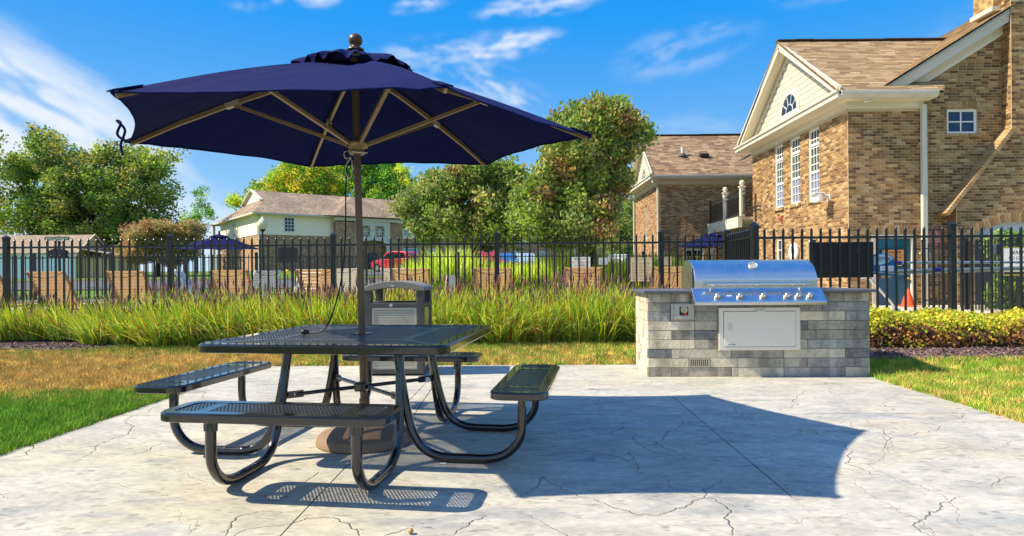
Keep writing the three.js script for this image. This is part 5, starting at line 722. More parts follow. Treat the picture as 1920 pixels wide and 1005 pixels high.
{ // street sign on a post with a dark mail box like cabinet
  const Z = 30, x = (109 - 960) / 1204 * Z, s = thing('street_sign', 'green street name sign on a dark post in front of the garage', 'sign', x, ZW(x, Z), -Z, 0), g0 = ZW(x, Z), yy = (p) => 1.15 + (522.8 - p) / 1204 * Z - g0;
  part('post', [bar([0.08, -0.1, 0], [0.06, yy(452), 0], 0.06, 10), bar([0.03, yy(446), 0], [0.03, yy(443.5), 0], 0.07, 10)], FENCE, s);
  part('name_plate', [mbox(1.14, 0.16, 0.03, 0, yy(447.5), 0.06)], mat(0xffffff, 0.5, 0, { map: canvasTex(460, 64, (c, w, h) => { c.fillStyle = '#2c3a26'; c.fillRect(0, 0, w, h); c.fillStyle = '#e6ead8'; c.font = 'bold 46px sans-serif'; c.textAlign = 'center'; c.fillText('ASHLEY WOODS DR', w / 2, 48, w - 30); }) }), s);
  part('bracket', [tube([[0.05, yy(452), 0.02], [0.14, yy(455), 0.02], [0.12, yy(457), 0.02], [0.05, yy(460), 0.02]], 0.025, 16, 6)], FENCE, s);
  const ys = [yy(466.5), yy(471), yy(479.5), yy(483.5)]; part('cabinet', extr([[-0.26, ys[3]], [0.3, ys[3]], [0.36, ys[2]], [0.36, ys[1]], [0.1, ys[0]], [-0.1, ys[0]], [-0.38, ys[1]], [-0.38, ys[2]]], 0.3, 0.01).translate(0.02, 0, -0.15), mat(0x131a2b, 0.5), s);
}
// lamp post on the lawn
{ const Z = 38.5, x = (493 - 960) / 1204 * Z, g0 = ZW(x, Z), l = thing('lamp_post', 'black lamp post with white acorn globe in front of the apartments', 'lamp post', x, g0, -Z); part('pole', [lathe([[0.001, 0], [0.2, 0], [0.2, 0.12], [0.1, 0.2], [0.055, 0.4], [0.05, 2.85], [0.1, 2.9], [0.18, 2.98], [0.18, 3.02], [0.001, 3.02]], 14)], FENCE, l); part('globe', lathe([[0.15, 0], [0.27, 0.15], [0.3, 0.32], [0.25, 0.5], [0.13, 0.6], [0.1, 0.66], [0.04, 0.7], [0.001, 0.82]], 18).translate(0, 3.02, 0), mat(0xdedba8, 0.35), l); }
// pool hazard things near the clubhouse
{ const c = thing('traffic_cone', 'orange traffic cone beside the teal clubhouse door', 'cone', (1702 - 960) / 1204 * 17.6, 0.2, -17.6); part('cone', lathe([[0.2, 0.02], [0.17, 0.05], [0.16, 0.06], [0.045, 0.48], [0.03, 0.49], [0.001, 0.49]], 22), mat(0xe8501a, 0.6), c); part('foot', [rbox(0.42, 0.03, 0.42, 0.01, 0, 0.015, 0)], mat(0xd9491a, 0.6), c); }
{ const Z = 21.6, b = thing('life_ring', 'white life ring hanging on the sunlit west wall of the clubhouse', 'life ring', 9.49, 1.86, -Z, Math.PI / 2); part('ring', [new THREE.TorusGeometry(0.23, 0.075, 12, 32)], mat(0xe4e4e0, 0.5), b); part('grab_rope', [at(new THREE.TorusGeometry(0.315, 0.011, 6, 36), 0, 0, -0.01)], mat(0xbcb39a, 0.8), b); part('bracket', [mbox(0.1, 0.14, 0.08, 0, 0.12, 0.02)], mat(0x3f7f94, 0.5), b); }
{ // safety poles on the inside of the fence
  const p = thing('pool_pole', 'silver pool pole on the fence, upper of the two at the right', 'pole', 0, 0, 0), Z = 9.32, X = (a) => (a - 960) / 1204 * Z; part('tube', [bar([X(1680), 1.288, -Z], [X(1960), 1.278, -Z], 0.019, 12)], mat(0x9fb3c2, 0.3, 0.7), p); part('end_grip', bar([X(1678), 1.288, -Z], [X(1690), 1.288, -Z], 0.022, 12), mat(0x15209a, 0.5), p);
  const q = thing('pool_pole', 'silver double pool pole with blue grip, lower of the two at the right', 'pole', 0, 0, 0); part('tube', [bar([X(1660), 1.165, -Z], [X(1960), 1.205, -Z], 0.02, 12), bar([X(1660), 1.13, -Z - 0.02], [X(1960), 1.185, -Z - 0.02], 0.018, 12)], mat(0x9fb3c2, 0.3, 0.7), q); part('grip', bar([X(1751), 1.183, -Z], [X(1765), 1.185, -Z], 0.026, 12), mat(0x1522a0, 0.5), q);
  const k = thing('rescue_board', 'rounded blue and white rescue board behind the fence at the teal door', 'rescue board', X(1657), 1.15 + 0.105, -Z - 0.02); const s = new THREE.Shape(); s.moveTo(-0.17, -0.12); s.quadraticCurveTo(-0.02, -0.155, 0.15, -0.14); s.lineTo(0.155, 0.03); s.quadraticCurveTo(0.14, 0.14, 0.0, 0.165); s.quadraticCurveTo(-0.12, 0.165, -0.17, 0.13);
  part('body', extr(s, 0.03, 0.006), mat(0x1c79c4, 0.4), k); const w = new THREE.Shape(); w.moveTo(-0.16, 0.0); w.quadraticCurveTo(0.06, 0.0, 0.12, 0.09); w.quadraticCurveTo(0.08, 0.15, -0.02, 0.152); w.quadraticCurveTo(-0.12, 0.152, -0.16, 0.12); part('white_band', extr(w, 0.004).translate(0, 0, 0.037), mat(0xa8d2ee, 0.4), k); part('label_patch', [rbox(0.19, 0.07, 0.006, 0.002, 0.04, -0.05, 0.04)], mat(0xb9c6e6, 0.5), k); part('edge_stripe', [beam([-0.17, -0.1, 0.04], [0.14, -0.125, 0.04], 0.02, 0.006)], mat(0xc9cf7a, 0.5), k); part('drawing', [mbox(0.06, 0.05, 0.005, -0.09, 0.1, 0.042), mbox(0.07, 0.02, 0.005, -0.02, 0.11, 0.042), mbox(0.03, 0.05, 0.005, 0.06, 0.09, 0.042)], mat(0x8a7fa0, 0.5), k); part('float_tab', [rbox(0.15, 0.05, 0.03, 0.012, 0.03, -0.165, 0.01)], mat(0xd8ccc4, 0.5), k); part('red_clip', [rbox(0.04, 0.05, 0.032, 0.01, -0.06, -0.165, 0.01)], mat(0xd8391c, 0.5), k); }
{ const Z = 14.5, h = thing('hand_rail', 'sloping silver handrail in front of the teal clubhouse door', 'handrail', 0, 0, 0), P = (x, y) => [(x - 960) / 1204 * Z, 1.15 + (510.5 - y) / 1204 * Z, -Z]; part('tube', [tube([P(1612, 521), P(1626, 520), P(1640, 533), P(1658, 553), P(1673, 571), P(1676, 584)], 0.03, 30, 12)], STEEL, h); part('foot_collar', [rbox(0.1, 0.14, 0.1, 0.02, P(1682, 0)[0], 0.26, -Z)], mat(0x6fa0b2, 0.5), h); }

// ================= cars =================
function car(name, label, cat, paint, x, Z, turn, kind, group) {
  const c = thing(name, label, cat, x, ZW(x, Z) + 0.03, -Z, turn, group), P = new THREE.MeshPhysicalMaterial({ color: paint, roughness: 0.35, clearcoat: 1, clearcoatRoughness: 0.08 }), gl = mat(0x101c26, 0.05), L = 4.5, W = 1.8;
  const lo = new THREE.Shape(); lo.moveTo(-2.2, 0.35); lo.lineTo(-2.25, 0.62); lo.quadraticCurveTo(-2.2, 0.88, -1.9, 0.94); lo.lineTo(-1.05, 1.02); lo.lineTo(1.9, 1.08); lo.quadraticCurveTo(2.22, 1.05, 2.24, 0.8); lo.lineTo(2.22, 0.4); lo.lineTo(1.85, 0.32);
  lo.absarc(1.4, 0.34, 0.4, 0, Math.PI, false); lo.lineTo(-1.0, 0.3); lo.absarc(-1.42, 0.34, 0.4, 0, Math.PI, false); lo.lineTo(-2.2, 0.35);
  const ex = (s, w, b) => new THREE.ExtrudeGeometry(s, { depth: w - 2 * b, bevelEnabled: true, bevelSize: b * 0.6, bevelThickness: b, bevelSegments: 3, curveSegments: 10 }).translate(0, 0, -w / 2 + b);
  const tall = kind === 'suv' ? 1.68 : kind === 'van' ? 1.75 : 1.45, back = kind === 'sedan' ? 1.5 : 2.1;
  const up = new THREE.Shape(); up.moveTo(-1.15, 1.0); up.quadraticCurveTo(-0.6, tall - 0.12, -0.25, tall - 0.03); up.quadraticCurveTo(0.5, tall + 0.04, back - 0.5, tall - 0.05); up.quadraticCurveTo(back - 0.1, tall - 0.15, back, 1.05);
  part('body', [ex(lo, W, 0.09), ex(up, W - 0.24, 0.14)], P, c);
  const side = new THREE.Shape(); side.moveTo(-0.92, 1.06); side.quadraticCurveTo(-0.5, tall - 0.18, -0.2, tall - 0.11); side.lineTo(back - 0.55, tall - 0.12); side.lineTo(back - 0.2, 1.08);
  for (const s of [1, -1]) { part('side_window', extr(side, 0.02).translate(0, 0, s * (W / 2 - 0.11) - 0.01), gl, c); for (const wx of [-1.42, 1.4]) { const w = part('wheel', [bar([wx, 0.34, s * (W / 2 - 0.22)], [wx, 0.34, s * (W / 2 - 0.01)], 0.34, 22)], mat(0x121212, 0.8), c); part('rim', [bar([wx, 0.34, s * (W / 2 - 0.03)], [wx, 0.34, s * (W / 2 + 0.005)], 0.21, 14)], mat(0xa9adb0, 0.3, 0.8), w); } part('door_seam', [mbox(0.015, 0.6, 0.01, -0.25, 0.72, s * (W / 2 + 0.001)), mbox(0.015, 0.6, 0.01, 0.75, 0.72, s * (W / 2 + 0.001))], BLACK, c); part('tail_light', [rbox(0.08, 0.3, 0.22, 0.02, 2.19, 0.95, s * 0.72)], mat(0x9a0c10, 0.2), c); part('headlight', [rbox(0.12, 0.16, 0.34, 0.03, -2.18, 0.76, s * 0.62)], mat(0xd0d6da, 0.1), c); }
  part('rear_window', beam([back - 0.33, tall - 0.14, 0], [back + 0.02, 1.12, 0], W - 0.5, 0.05), gl, c); part('windscreen', beam([-1.08, 1.08, 0], [-0.46, tall - 0.12, 0], W - 0.46, 0.04), gl, c); part('bumper', [rbox(0.16, 0.22, W - 0.1, 0.05, 2.2, 0.46, 0), rbox(0.16, 0.2, W - 0.1, 0.05, -2.2, 0.44, 0)], mat(0x191a1c, 0.6), c); part('number_plate', [mbox(0.02, 0.12, 0.34, 2.285, 0.62, 0)], mat(0xd9dde0, 0.5), c);
  return c;
}
const cx = (px, Z) => (px - 960) / 1204 * Z;
car('parked_car', 'bright red parked car seen from its rear corner beyond the pool', 'car', 0xb5101c, cx(744, 55), 55, -0.62, 'suv');
car('parked_car', 'red car with pale windscreen left of the first blue car', 'car', 0xb81828, cx(914, 53), 53, 1.9, 'suv'); car('parked_car', 'light blue parked car next to the red one behind the grasses', 'car', 0x2c66a8, cx(944, 55), 55, 1.75, 'sedan'); car('parked_car', 'silver blue parked car at the right end of the row behind the grasses', 'car', 0x9db6c6, cx(985, 55), 55, 1.7, 'sedan'); car('parked_car', 'white parked car beside the trunk of the big tree', 'car', 0xd5d8d6, cx(1160, 54), 54, 1.3, 'sedan');
// ================= vegetation =================
const LG = 2.1; // leaf colours are given as deep tones
const LEAFM = new THREE.MeshPhysicalMaterial({ color: 0xffffff, roughness: 0.97, transmission: 0.5, thickness: 0, side: THREE.DoubleSide });
const BLADEM = new THREE.MeshPhysicalMaterial({ color: 0xffffff, vertexColors: true, roughness: 0.95, transmission: 0.4, thickness: 0, side: THREE.DoubleSide });
const BARK = mat(0x4a3a2c, 0.95, 0, { map: grainTex([0.5, 0.48, 0.45], [1, 1, 1], 12, 4, 97, [1, 2]), bumpMap: bumpTex(16, 4, 98, [2, 1]), bumpScale: 0.02 });
function colored(pos, colr, norm) { const g = new THREE.BufferGeometry(); g.setAttribute('position', new THREE.Float32BufferAttribute(pos, 3)); g.setAttribute('color', new THREE.Float32BufferAttribute(colr, 3)); g.computeVertexNormals(); return g; }
// ---- a clump of strap leaved ornamental grass with seed spikes
function clumpGeo(seed, n, H, spread, wide, heads, pal, droop = 1) {
  const r = rng(seed), P = [], C = [], HP = [], HC = [], c = new THREE.Color(), S = 5;
  for (let i = 0; i < n; i++) {
    const a = r() * Math.PI * 2, br = Math.sqrt(r()) * spread * 0.32, L = H * (0.55 + 0.6 * r()), tilt = (0.06 + 0.75 * r() * r()) * (0.6 + br / (spread * 0.4)), dr = droop * (0.15 + 0.75 * r() * r()), w = wide * (0.6 + 0.8 * r()), a2 = a + (r() - 0.5) * 1.2, dx = Math.cos(a2), dz = Math.sin(a2), tw = r() * 3.14, sx = Math.cos(tw), sz = Math.sin(tw);
    c.copy(pal[Math.floor(Math.pow(r(), 1.2) * pal.length)]).multiplyScalar(1.2 + 0.7 * r()); let prev = null;
    for (let k = 0; k <= S; k++) { const t = k / S, out = L * (Math.sin(tilt) * t + 0.55 * dr * t * t), up = L * (Math.cos(tilt) * t - 0.5 * dr * t * t * t), ww = w * (1 - Math.pow(t, 2.5)) * 0.5; const x = Math.cos(a) * br + dx * out, z = Math.sin(a) * br + dz * out, y = Math.max(0.015, up); const q = [[x - sx * ww, y, z - sz * ww], [x + sx * ww, y, z + sz * ww]]; if (prev) { P.push(...prev[0], ...prev[1], ...q[1]); for (let u = 0; u < 3; u++) C.push(c.r, c.g, c.b); if (k < S) { P.push(...prev[0], ...q[1], ...q[0]); for (let u = 0; u < 3; u++) C.push(c.r, c.g, c.b); } } prev = q; }
  }
  for (let i = 0; i < heads; i++) { // thin stems with dark seed spikes
    const a = r() * Math.PI * 2, br = Math.sqrt(r()) * spread * 0.5, L = H * (0.78 + 0.3 * r()), ln = (r() - 0.5) * 0.5, lz = (r() - 0.5) * 0.5, x0 = Math.cos(a) * br * 0.6, z0 = Math.sin(a) * br * 0.6; const top = [x0 + Math.cos(a) * br * 0.5 + ln * 0.3 * L, L, z0 + Math.sin(a) * br * 0.5 + lz * 0.3 * L];
    const st = 0.0028; const b0 = [x0, 0, z0]; for (const [ux, uz] of [[1, 0], [0, 1]]) { P.push(b0[0] - ux * st, b0[1], b0[2] - uz * st, b0[0] + ux * st, b0[1], b0[2] + uz * st, ...top); for (let u = 0; u < 3; u++) C.push(0.22, 0.12, 0.05); }
    const hl = 0.1 + 0.09 * r(), hc = [[0.20, 0.095, 0.11], [0.28, 0.13, 0.12], [0.14, 0.075, 0.08], [0.36, 0.14, 0.06]][Math.floor(r() * 4)], w = 0.011 + 0.005 * r(), tx = top[0] - x0, tz = top[2] - z0; const lo = [top[0] - tx * hl / L, top[1] - hl, top[2] - tz * hl / L], mid = lo.map((v, u) => mix(v, top[u], 0.4));
    for (let k = 0; k < 4; k++) { const a1 = k * Math.PI / 2, a3 = a1 + Math.PI / 2, m1 = [mid[0] + Math.cos(a1) * w, mid[1], mid[2] + Math.sin(a1) * w], m2 = [mid[0] + Math.cos(a3) * w, mid[1], mid[2] + Math.sin(a3) * w]; HP.push(...lo, ...m2, ...m1, ...m1, ...m2, ...top); for (let u = 0; u < 6; u++) HC.push(...hc); }
  }
  return [colored(P, C), HP.length ? colored(HP, HC) : null];
}
const HEADM = mat(0xffffff, 0.9, 0, { vertexColors: true });
const GP = [0x9aae1e, 0x7fa01c, 0xb2b92a, 0x5a8a20, 0xc4c03c, 0x477a1c, 0xccc850, 0xa0521c].map(col);
{
  const r = rng(404), protos = [];
  for (let k = 0; k < 4; k++) { const o = thing('ornamental_grass', 'clump of tall yellow green grass with purple brown seed spikes in the bed before the fence', 'grass clump', 0, 0, 0, 0, 'grass clumps in the front bed'); const [b, h] = clumpGeo(500 + k, 860, 0.86, 1.1, 0.0165, 36, GP, 1.3); part('blades', b, BLADEM, o); part('seed_spikes', h, HEADM, o); protos.push(o); }
  let n = 0; const put = (x, Z, s, sy) => { const o = n < 4 ? protos[n] : copy(protos[n % 4], 0, 0, 0); n++; o.position.set(x, ZW(x, Z), -Z); o.rotation.y = r() * 6.28; o.scale.set(s, sy, s); return o; };
  for (let x = -6.55; x < 2.25; x += 0.5) { put(x + (r() - 0.5) * 0.16, 10.2 + (r() - 0.5) * 0.2, 0.7 + 0.45 * r(), 0.72 + 0.36 * r()); }
  for (let x = -6.3; x < 2.4; x += 0.6) put(x + (r() - 0.5) * 0.2, 10.52 + 0.1 * (r() - 0.5), 0.75 + 0.4 * r(), 0.95 + 0.24 * r() + (x > -2 ? 0.06 : 0));
  for (let x = -10.4; x < -6.4; x += 0.5) put(x + (r() - 0.5) * 0.15, 10.74, 0.6 + 0.25 * r(), 0.72 + 0.2 * r());
  for (let x = -4.9; x < -2.4; x += 0.5) put(x + (r() - 0.5) * 0.2, 10.08, 0.9, 0.9 + 0.15 * r());
  put(2.42, 9.75, 0.75, 0.9); put(2.2, 9.95, 0.85, 1.0);
}
{ // big pale grasses beyond the far fence
  const P2 = [0xc4cc3a, 0xaec030, 0xd4d45c, 0x9ab82a, 0xdcd890, 0x90b028].map(col), r = rng(17), pos = [[800, 28.6, 0.75, 'pale green grass mound left of the tall plume grass'], [845, 28.2, 1.0, 'tallest plume grass mound beyond the far fence, right of the red car'], [888, 28.8, 0.8, 'plume grass mound in front of the left tree trunk'], [945, 28.2, 0.66, 'grass mound in front of the light blue car'], [992, 28.6, 0.66, 'grass mound in front of the silver car'], [1040, 28.2, 0.82, 'grass mound just left of the red lettered warning sign'], [1088, 28.6, 0.92, 'grass mound behind the red lettered warning sign'], [1132, 28.2, 0.86, 'grass mound behind the small white notice'], [1172, 28.8, 0.86, 'grass mound left of the rules board'], [1212, 28.3, 0.98, 'grass mound behind the rules board'], [1250, 28.8, 0.9, 'grass mound behind the small beige notice'], [1285, 28.4, 0.7, 'low grass mound beside the second brick building']];
  let p = null; const [b, h] = clumpGeo(777, 1300, 2.0, 1.9, 0.036, 0, P2, 0.7);
  pos.forEach(([px, Z, s, label]) => { const x = (px - 960) / 1204 * Z; let o; if (!p) { o = p = thing('plume_grass', label, 'grass clump'); part('blades', b, BLADEM, o); } else o = copy(p, 0, 0, 0, 0, label); o.position.set(x, ZW(x, Z) - 0.05, -Z); o.rotation.y = r() * 6; o.scale.set(1 + 0.2 * r(), s, 1 + 0.2 * r()); });
}
// ---- leaf clusters
function clusterGeo(seed, n, size, rad) { const r = rng(seed), P = []; for (let i = 0; i < n; i++) { const th = r() * 6.283, ph = Math.acos(2 * r() - 1), R = rad * Math.cbrt(r()), c = V(R * Math.sin(ph) * Math.cos(th), R * Math.cos(ph) * 0.8, R * Math.sin(ph) * Math.sin(th)); const u = V(r() - 0.5, (r() - 0.5) * 0.7 - 0.2, r() - 0.5).normalize(), w = V(r() - 0.5, (r() - 0.5) * 0.8, r() - 0.5).cross(u).normalize(), l = size * (0.7 + 0.6 * r()), k = l * 0.34; const a = c.clone().addScaledVector(u, -l / 2), b = c.clone().addScaledVector(u, l / 2), m = c.clone().addScaledVector(u, 0.05 * l), p = m.clone().addScaledVector(w, k), q = m.clone().addScaledVector(w, -k); P.push(...a.toArray(), ...p.toArray(), ...b.toArray(), ...a.toArray(), ...b.toArray(), ...q.toArray()); } const g = new THREE.BufferGeometry(); g.setAttribute('position', new THREE.Float32BufferAttribute(P, 3)); g.setAttribute('uv', new THREE.Float32BufferAttribute(new Float32Array(P.length / 3 * 2), 2)); g.computeVertexNormals(); return g; }
const CLUSTER = { big: clusterGeo(1, 24, 0.165, 0.46), mid: clusterGeo(2, 18, 0.17, 0.36), far: clusterGeo(3, 20, 0.32, 0.8), small: clusterGeo(4, 9, 0.04, 0.055), ivy: clusterGeo(5, 10, 0.09, 0.12) };
// lobes: [dx, y, dz, rx, ry, rz, clumps]; palette with weights by order
function tree(name, label, cat, x, Z, o) {
  const gy = o.base ?? ZW(x, Z), t = thing(name, label, cat, x, gy, -Z, 0), r = rng(o.seed), clumps = [], br = [];
  const trunkTop = o.trunkH, lean = o.lean || 0; const tk = [[0, -0.3, 0], [0.04, trunkTop * 0.3, 0.03], [lean * 0.5, trunkTop * 0.7, -0.05], [lean, trunkTop, 0]];
  const taper = (pts, ra, rb, seg = 10) => { const g = new THREE.TubeGeometry(new THREE.CatmullRomCurve3(pts.map((p) => V(...p))), seg, 1, 8); const p = g.attributes.position, n = 9, cv = new THREE.CatmullRomCurve3(pts.map((q) => V(...q))); for (let i = 0; i <= seg; i++) { const c = cv.getPointAt(i / seg), R = mix(ra, rb, i / seg); for (let j = 0; j < n; j++) { const k = i * n + j; p.setXYZ(k, c.x + (p.getX(k) - c.x) * R, c.y + (p.getY(k) - c.y) * R, c.z + (p.getZ(k) - c.z) * R); } } g.computeVertexNormals(); return g; };
  br.push(taper(tk, o.tr * 1.25, o.tr * 0.75, 12));
  const list = [];
  const kk = o.k || 1; for (const [dx, y, dz, rx, ry, rz, n] of o.lobes.map((l) => l.map((v, i) => i === 6 ? v : v * kk))) {
    const nb = Math.max(2, Math.round(n / 9)); 
    for (let i = 0; i < n; i++) { const th = r() * 6.283, u = 2 * r() - 1, R = Math.pow(0.25 + 0.75 * r(), 0.5) * (r() < 0.14 ? 1.2 : 1), s = Math.sqrt(1 - u * u), c = [dx + rx * R * s * Math.cos(th), y + ry * R * u, dz + rz * R * s * Math.sin(th)]; clumps.push(c); if (i < nb) { const m = [mix(lean, c[0], 0.35), mix(trunkTop * 0.8, c[1], 0.5), mix(0, c[2], 0.35)]; br.push(taper([[mix(0, lean, 0.8), trunkTop * (0.62 + 0.35 * r()), 0], m, c], o.tr * 0.42, o.tr * 0.08, 8)); } }
  }
  part('trunk', br, BARK, t);
  const M4 = new THREE.Matrix4(), Q = new THREE.Quaternion(), E = new THREE.Euler(), c = new THREE.Color(), K = o.per || 14, cr = o.cr || 0.8;
  const im = new THREE.InstancedMesh(CLUSTER[o.leaf || 'big'], LEAFM, clumps.length * K); let k = 0;
  for (const cp of clumps) { const base = Math.pow(r(), o.bias || 1.3) * o.pal.length, s0 = 0.7 + 0.6 * r();
    for (let i = 0; i < K; i++) { const th = r() * 6.283, u = 2 * r() - 1, R = cr * s0 * Math.cbrt(r()), s = Math.sqrt(1 - u * u); M4.compose(V(cp[0] + R * s * Math.cos(th), cp[1] + R * u * 0.6, cp[2] + R * s * Math.sin(th)), Q.setFromEuler(E.set(r() * 0.9 - 0.45, r() * 6.28, r() * 0.9 - 0.45)), V(1, 1, 1).multiplyScalar(0.65 + 0.6 * r())); im.setMatrixAt(k, M4); c.copy(o.pal[Math.min(o.pal.length - 1, Math.floor(clamp(base + (r() - 0.5) * 2.2, 0, o.pal.length - 0.01)))]).multiplyScalar(LG * (0.7 + 0.6 * r())); im.setColorAt(k++, c); } }
  im.name = 'crown'; im.userData.kind = 'stuff'; im.castShadow = im.receiveShadow = true; t.add(im); return t;
}
const PAL = { autumn: [0x5d7420, 0x72802a, 0x4a6220, 0x84843a, 0x526a24, 0x8a7a3c, 0x785a34].map(col), green: [0x4a7a16, 0x3d6c14, 0x5f8c1c, 0x2f5a14, 0x86a020, 0xa8a822].map(col), yellow: [0x7a961c, 0x8f9e20, 0x5e8018, 0xa2a01e, 0xb0941c, 0x4e7516].map(col), olive: [0x58701c, 0x46641c, 0x6e7e24, 0x868a2a, 0x3c581a, 0x76702c].map(col), rust: [0x7d6238, 0x6f6a34, 0x8f7344, 0x5c6428, 0x94764c, 0x7c5638].map(col) };
tree('pear_tree', 'tall dense tree with bronze tinged top left of the second brick building', 'tree', 3.44, 27.6, { seed: 11, trunkH: 3.4, tr: 0.17, pal: PAL.autumn, bias: 2.0, cr: 0.58, per: 15, k: 0.812, lobes: [[0.0, 8.7, 0, 1.7, 1.2, 1.6, 24], [1.55, 8.2, 0.2, 1.05, 0.9, 1.1, 12], [-1.5, 8.2, 0.1, 1.0, 0.8, 1.1, 10], [-0.6, 7.0, 0, 2.0, 1.3, 1.9, 30], [-0.1, 6.0, 0.2, 1.8, 1.3, 1.9, 30], [1.2, 7.2, 0, 0.9, 0.6, 1.0, 9], [-2.0, 5.3, 0.2, 1.7, 1.2, 1.7, 26], [-0.4, 4.4, 0.2, 1.5, 1.0, 1.6, 24], [-0.9, 3.3, 0.2, 1.9, 0.8, 1.8, 26], [-3.3, 4.1, 0.3, 1.3, 0.9, 1.3, 15], [0.3, 9.6, 0, 0.9, 0.45, 0.8, 6]] });
tree('pear_tree', 'rounded green tree over the bins between umbrella pole and the tall dense tree', 'tree', -1.78, 30, { seed: 12, trunkH: 3.0, tr: 0.17, pal: PAL.autumn, bias: 2.6, cr: 0.58, per: 15, k: 0.94, lobes: [[0.2, 5.5, 0, 1.7, 0.9, 1.6, 22], [-1.5, 4.9, 0, 1.3, 0.8, 1.4, 16], [-2.4, 3.9, 0, 1.3, 0.9, 1.4, 18], [1.7, 4.9, 0, 1.4, 0.9, 1.5, 18], [0, 4.0, 0.2, 1.9, 0.9, 1.7, 24], [2.0, 3.6, 0.1, 1.4, 0.8, 1.5, 16], [-1.2, 2.9, 0.3, 1.9, 0.7, 1.8, 20], [1.0, 2.7, 0.3, 1.7, 0.7, 1.7, 18]] });
tree('ash_tree', 'tall thin crowned tree at the far left edge', 'tree', -50.5, 68, { seed: 13, trunkH: 7.5, tr: 0.35, pal: PAL.olive, leaf: 'far', cr: 1.2, per: 9, lobes: [[0, 13.0, 0, 4.2, 2.6, 3.5, 26], [-3, 10.5, 0, 3.0, 2.0, 3, 18], [3.0, 12.6, 0, 2.4, 1.2, 2, 9], [-1, 6.6, 0, 5.0, 2.2, 4, 24], [2.5, 8.4, 0, 2.0, 1.0, 2, 6]] });
tree('maple_tree', 'broad olive green tree behind the garage gable', 'tree', -43.2, 68, { seed: 14, trunkH: 5.0, tr: 0.4, pal: PAL.olive, leaf: 'far', cr: 1.3, per: 12, lobes: [[-0.5, 9.8, 0, 3.8, 2.8, 3.6, 36], [-5, 6.6, 0, 3.0, 2.2, 3.2, 24], [3.2, 8.4, 0, 3.6, 3.2, 3.5, 40], [-1, 5.2, 0, 6.4, 2.6, 4.5, 60], [4.4, 12.0, 0, 2.4, 1.8, 2, 12], [0.5, 12.8, 0, 1.6, 1.2, 1.5, 6], [5.6, 4.6, 0, 2.4, 2.2, 2.5, 22]] });
tree('weeping_cherry', 'low spreading rust and olive tree left of the cream apartments', 'tree', -27.6, 50, { seed: 15, trunkH: 2.0, tr: 0.16, pal: PAL.rust, leaf: 'mid', cr: 0.6, per: 16, lobes: [[0, 3.2, 0, 2.4, 1.1, 2.0, 60], [-1.4, 2.2, 0, 1.6, 1.0, 1.6, 36], [1.4, 2.2, 0, 1.6, 1.0, 1.6, 36], [2.6, 3.4, 0, 1.0, 0.7, 1, 12]] });
tree('young_tree', 'slender young tree standing against the sky left of the apartments', 'tree', -40.2, 82, { seed: 16, trunkH: 7.5, tr: 0.12, pal: PAL.green, leaf: 'mid', cr: 0.7, per: 9, lobes: [[0.4, 9.6, 0, 1.2, 1.6, 1.2, 9], [-0.8, 7.2, 0, 1.5, 0.9, 1.2, 8], [1.2, 7.4, 0, 1.4, 0.9, 1.2, 8], [0, 5.2, 0, 2.2, 1.0, 1.5, 10]] });
tree('maple_tree', 'yellow tipped tree behind the left end of the apartment roof', 'tree', -37.5, 98, { seed: 17, trunkH: 8, tr: 0.35, pal: PAL.yellow, leaf: 'far', cr: 1.3, per: 11, lobes: [[0, 11.6, 0, 3.4, 2.2, 3, 28], [-3.4, 10.6, 0, 2.2, 1.4, 2, 10], [2.8, 12.4, 0, 2.8, 2.4, 3, 22]] });
tree('maple_tree', 'bright green and yellow tree behind the middle of the apartment roof', 'tree', -29.5, 96, { seed: 18, trunkH: 8, tr: 0.4, pal: PAL.yellow, leaf: 'far', cr: 1.4, per: 13, lobes: [[-2.5, 13.0, 0, 4.2, 3.2, 3.5, 48], [3.4, 13.6, 0, 4.4, 3.0, 3.5, 50], [0, 10.2, 0, 6.6, 2.4, 4, 50]] });
tree('maple_tree', 'dense deep green tree behind the apartment roof right of the umbrella pole', 'tree', -19.2, 96, { seed: 19, trunkH: 8, tr: 0.4, pal: PAL.green, leaf: 'far', cr: 1.4, per: 13, lobes: [[-1.5, 13.8, 0, 3.6, 2.8, 3.2, 44], [1.8, 12.0, 0, 2.6, 2.6, 3, 32], [0, 10.2, 0, 4.6, 2.2, 3.5, 36]] });
tree('maple_tree', 'olive tree seen in the gap left of the second brick building', 'tree', 11.3, 62, { seed: 20, trunkH: 3.6, tr: 0.25, pal: PAL.olive, leaf: 'mid', cr: 0.9, per: 16, lobes: [[0, 4.8, 0, 2.0, 2.2, 2, 40], [-0.4, 2.8, 0, 2.2, 1.6, 2, 30]] });
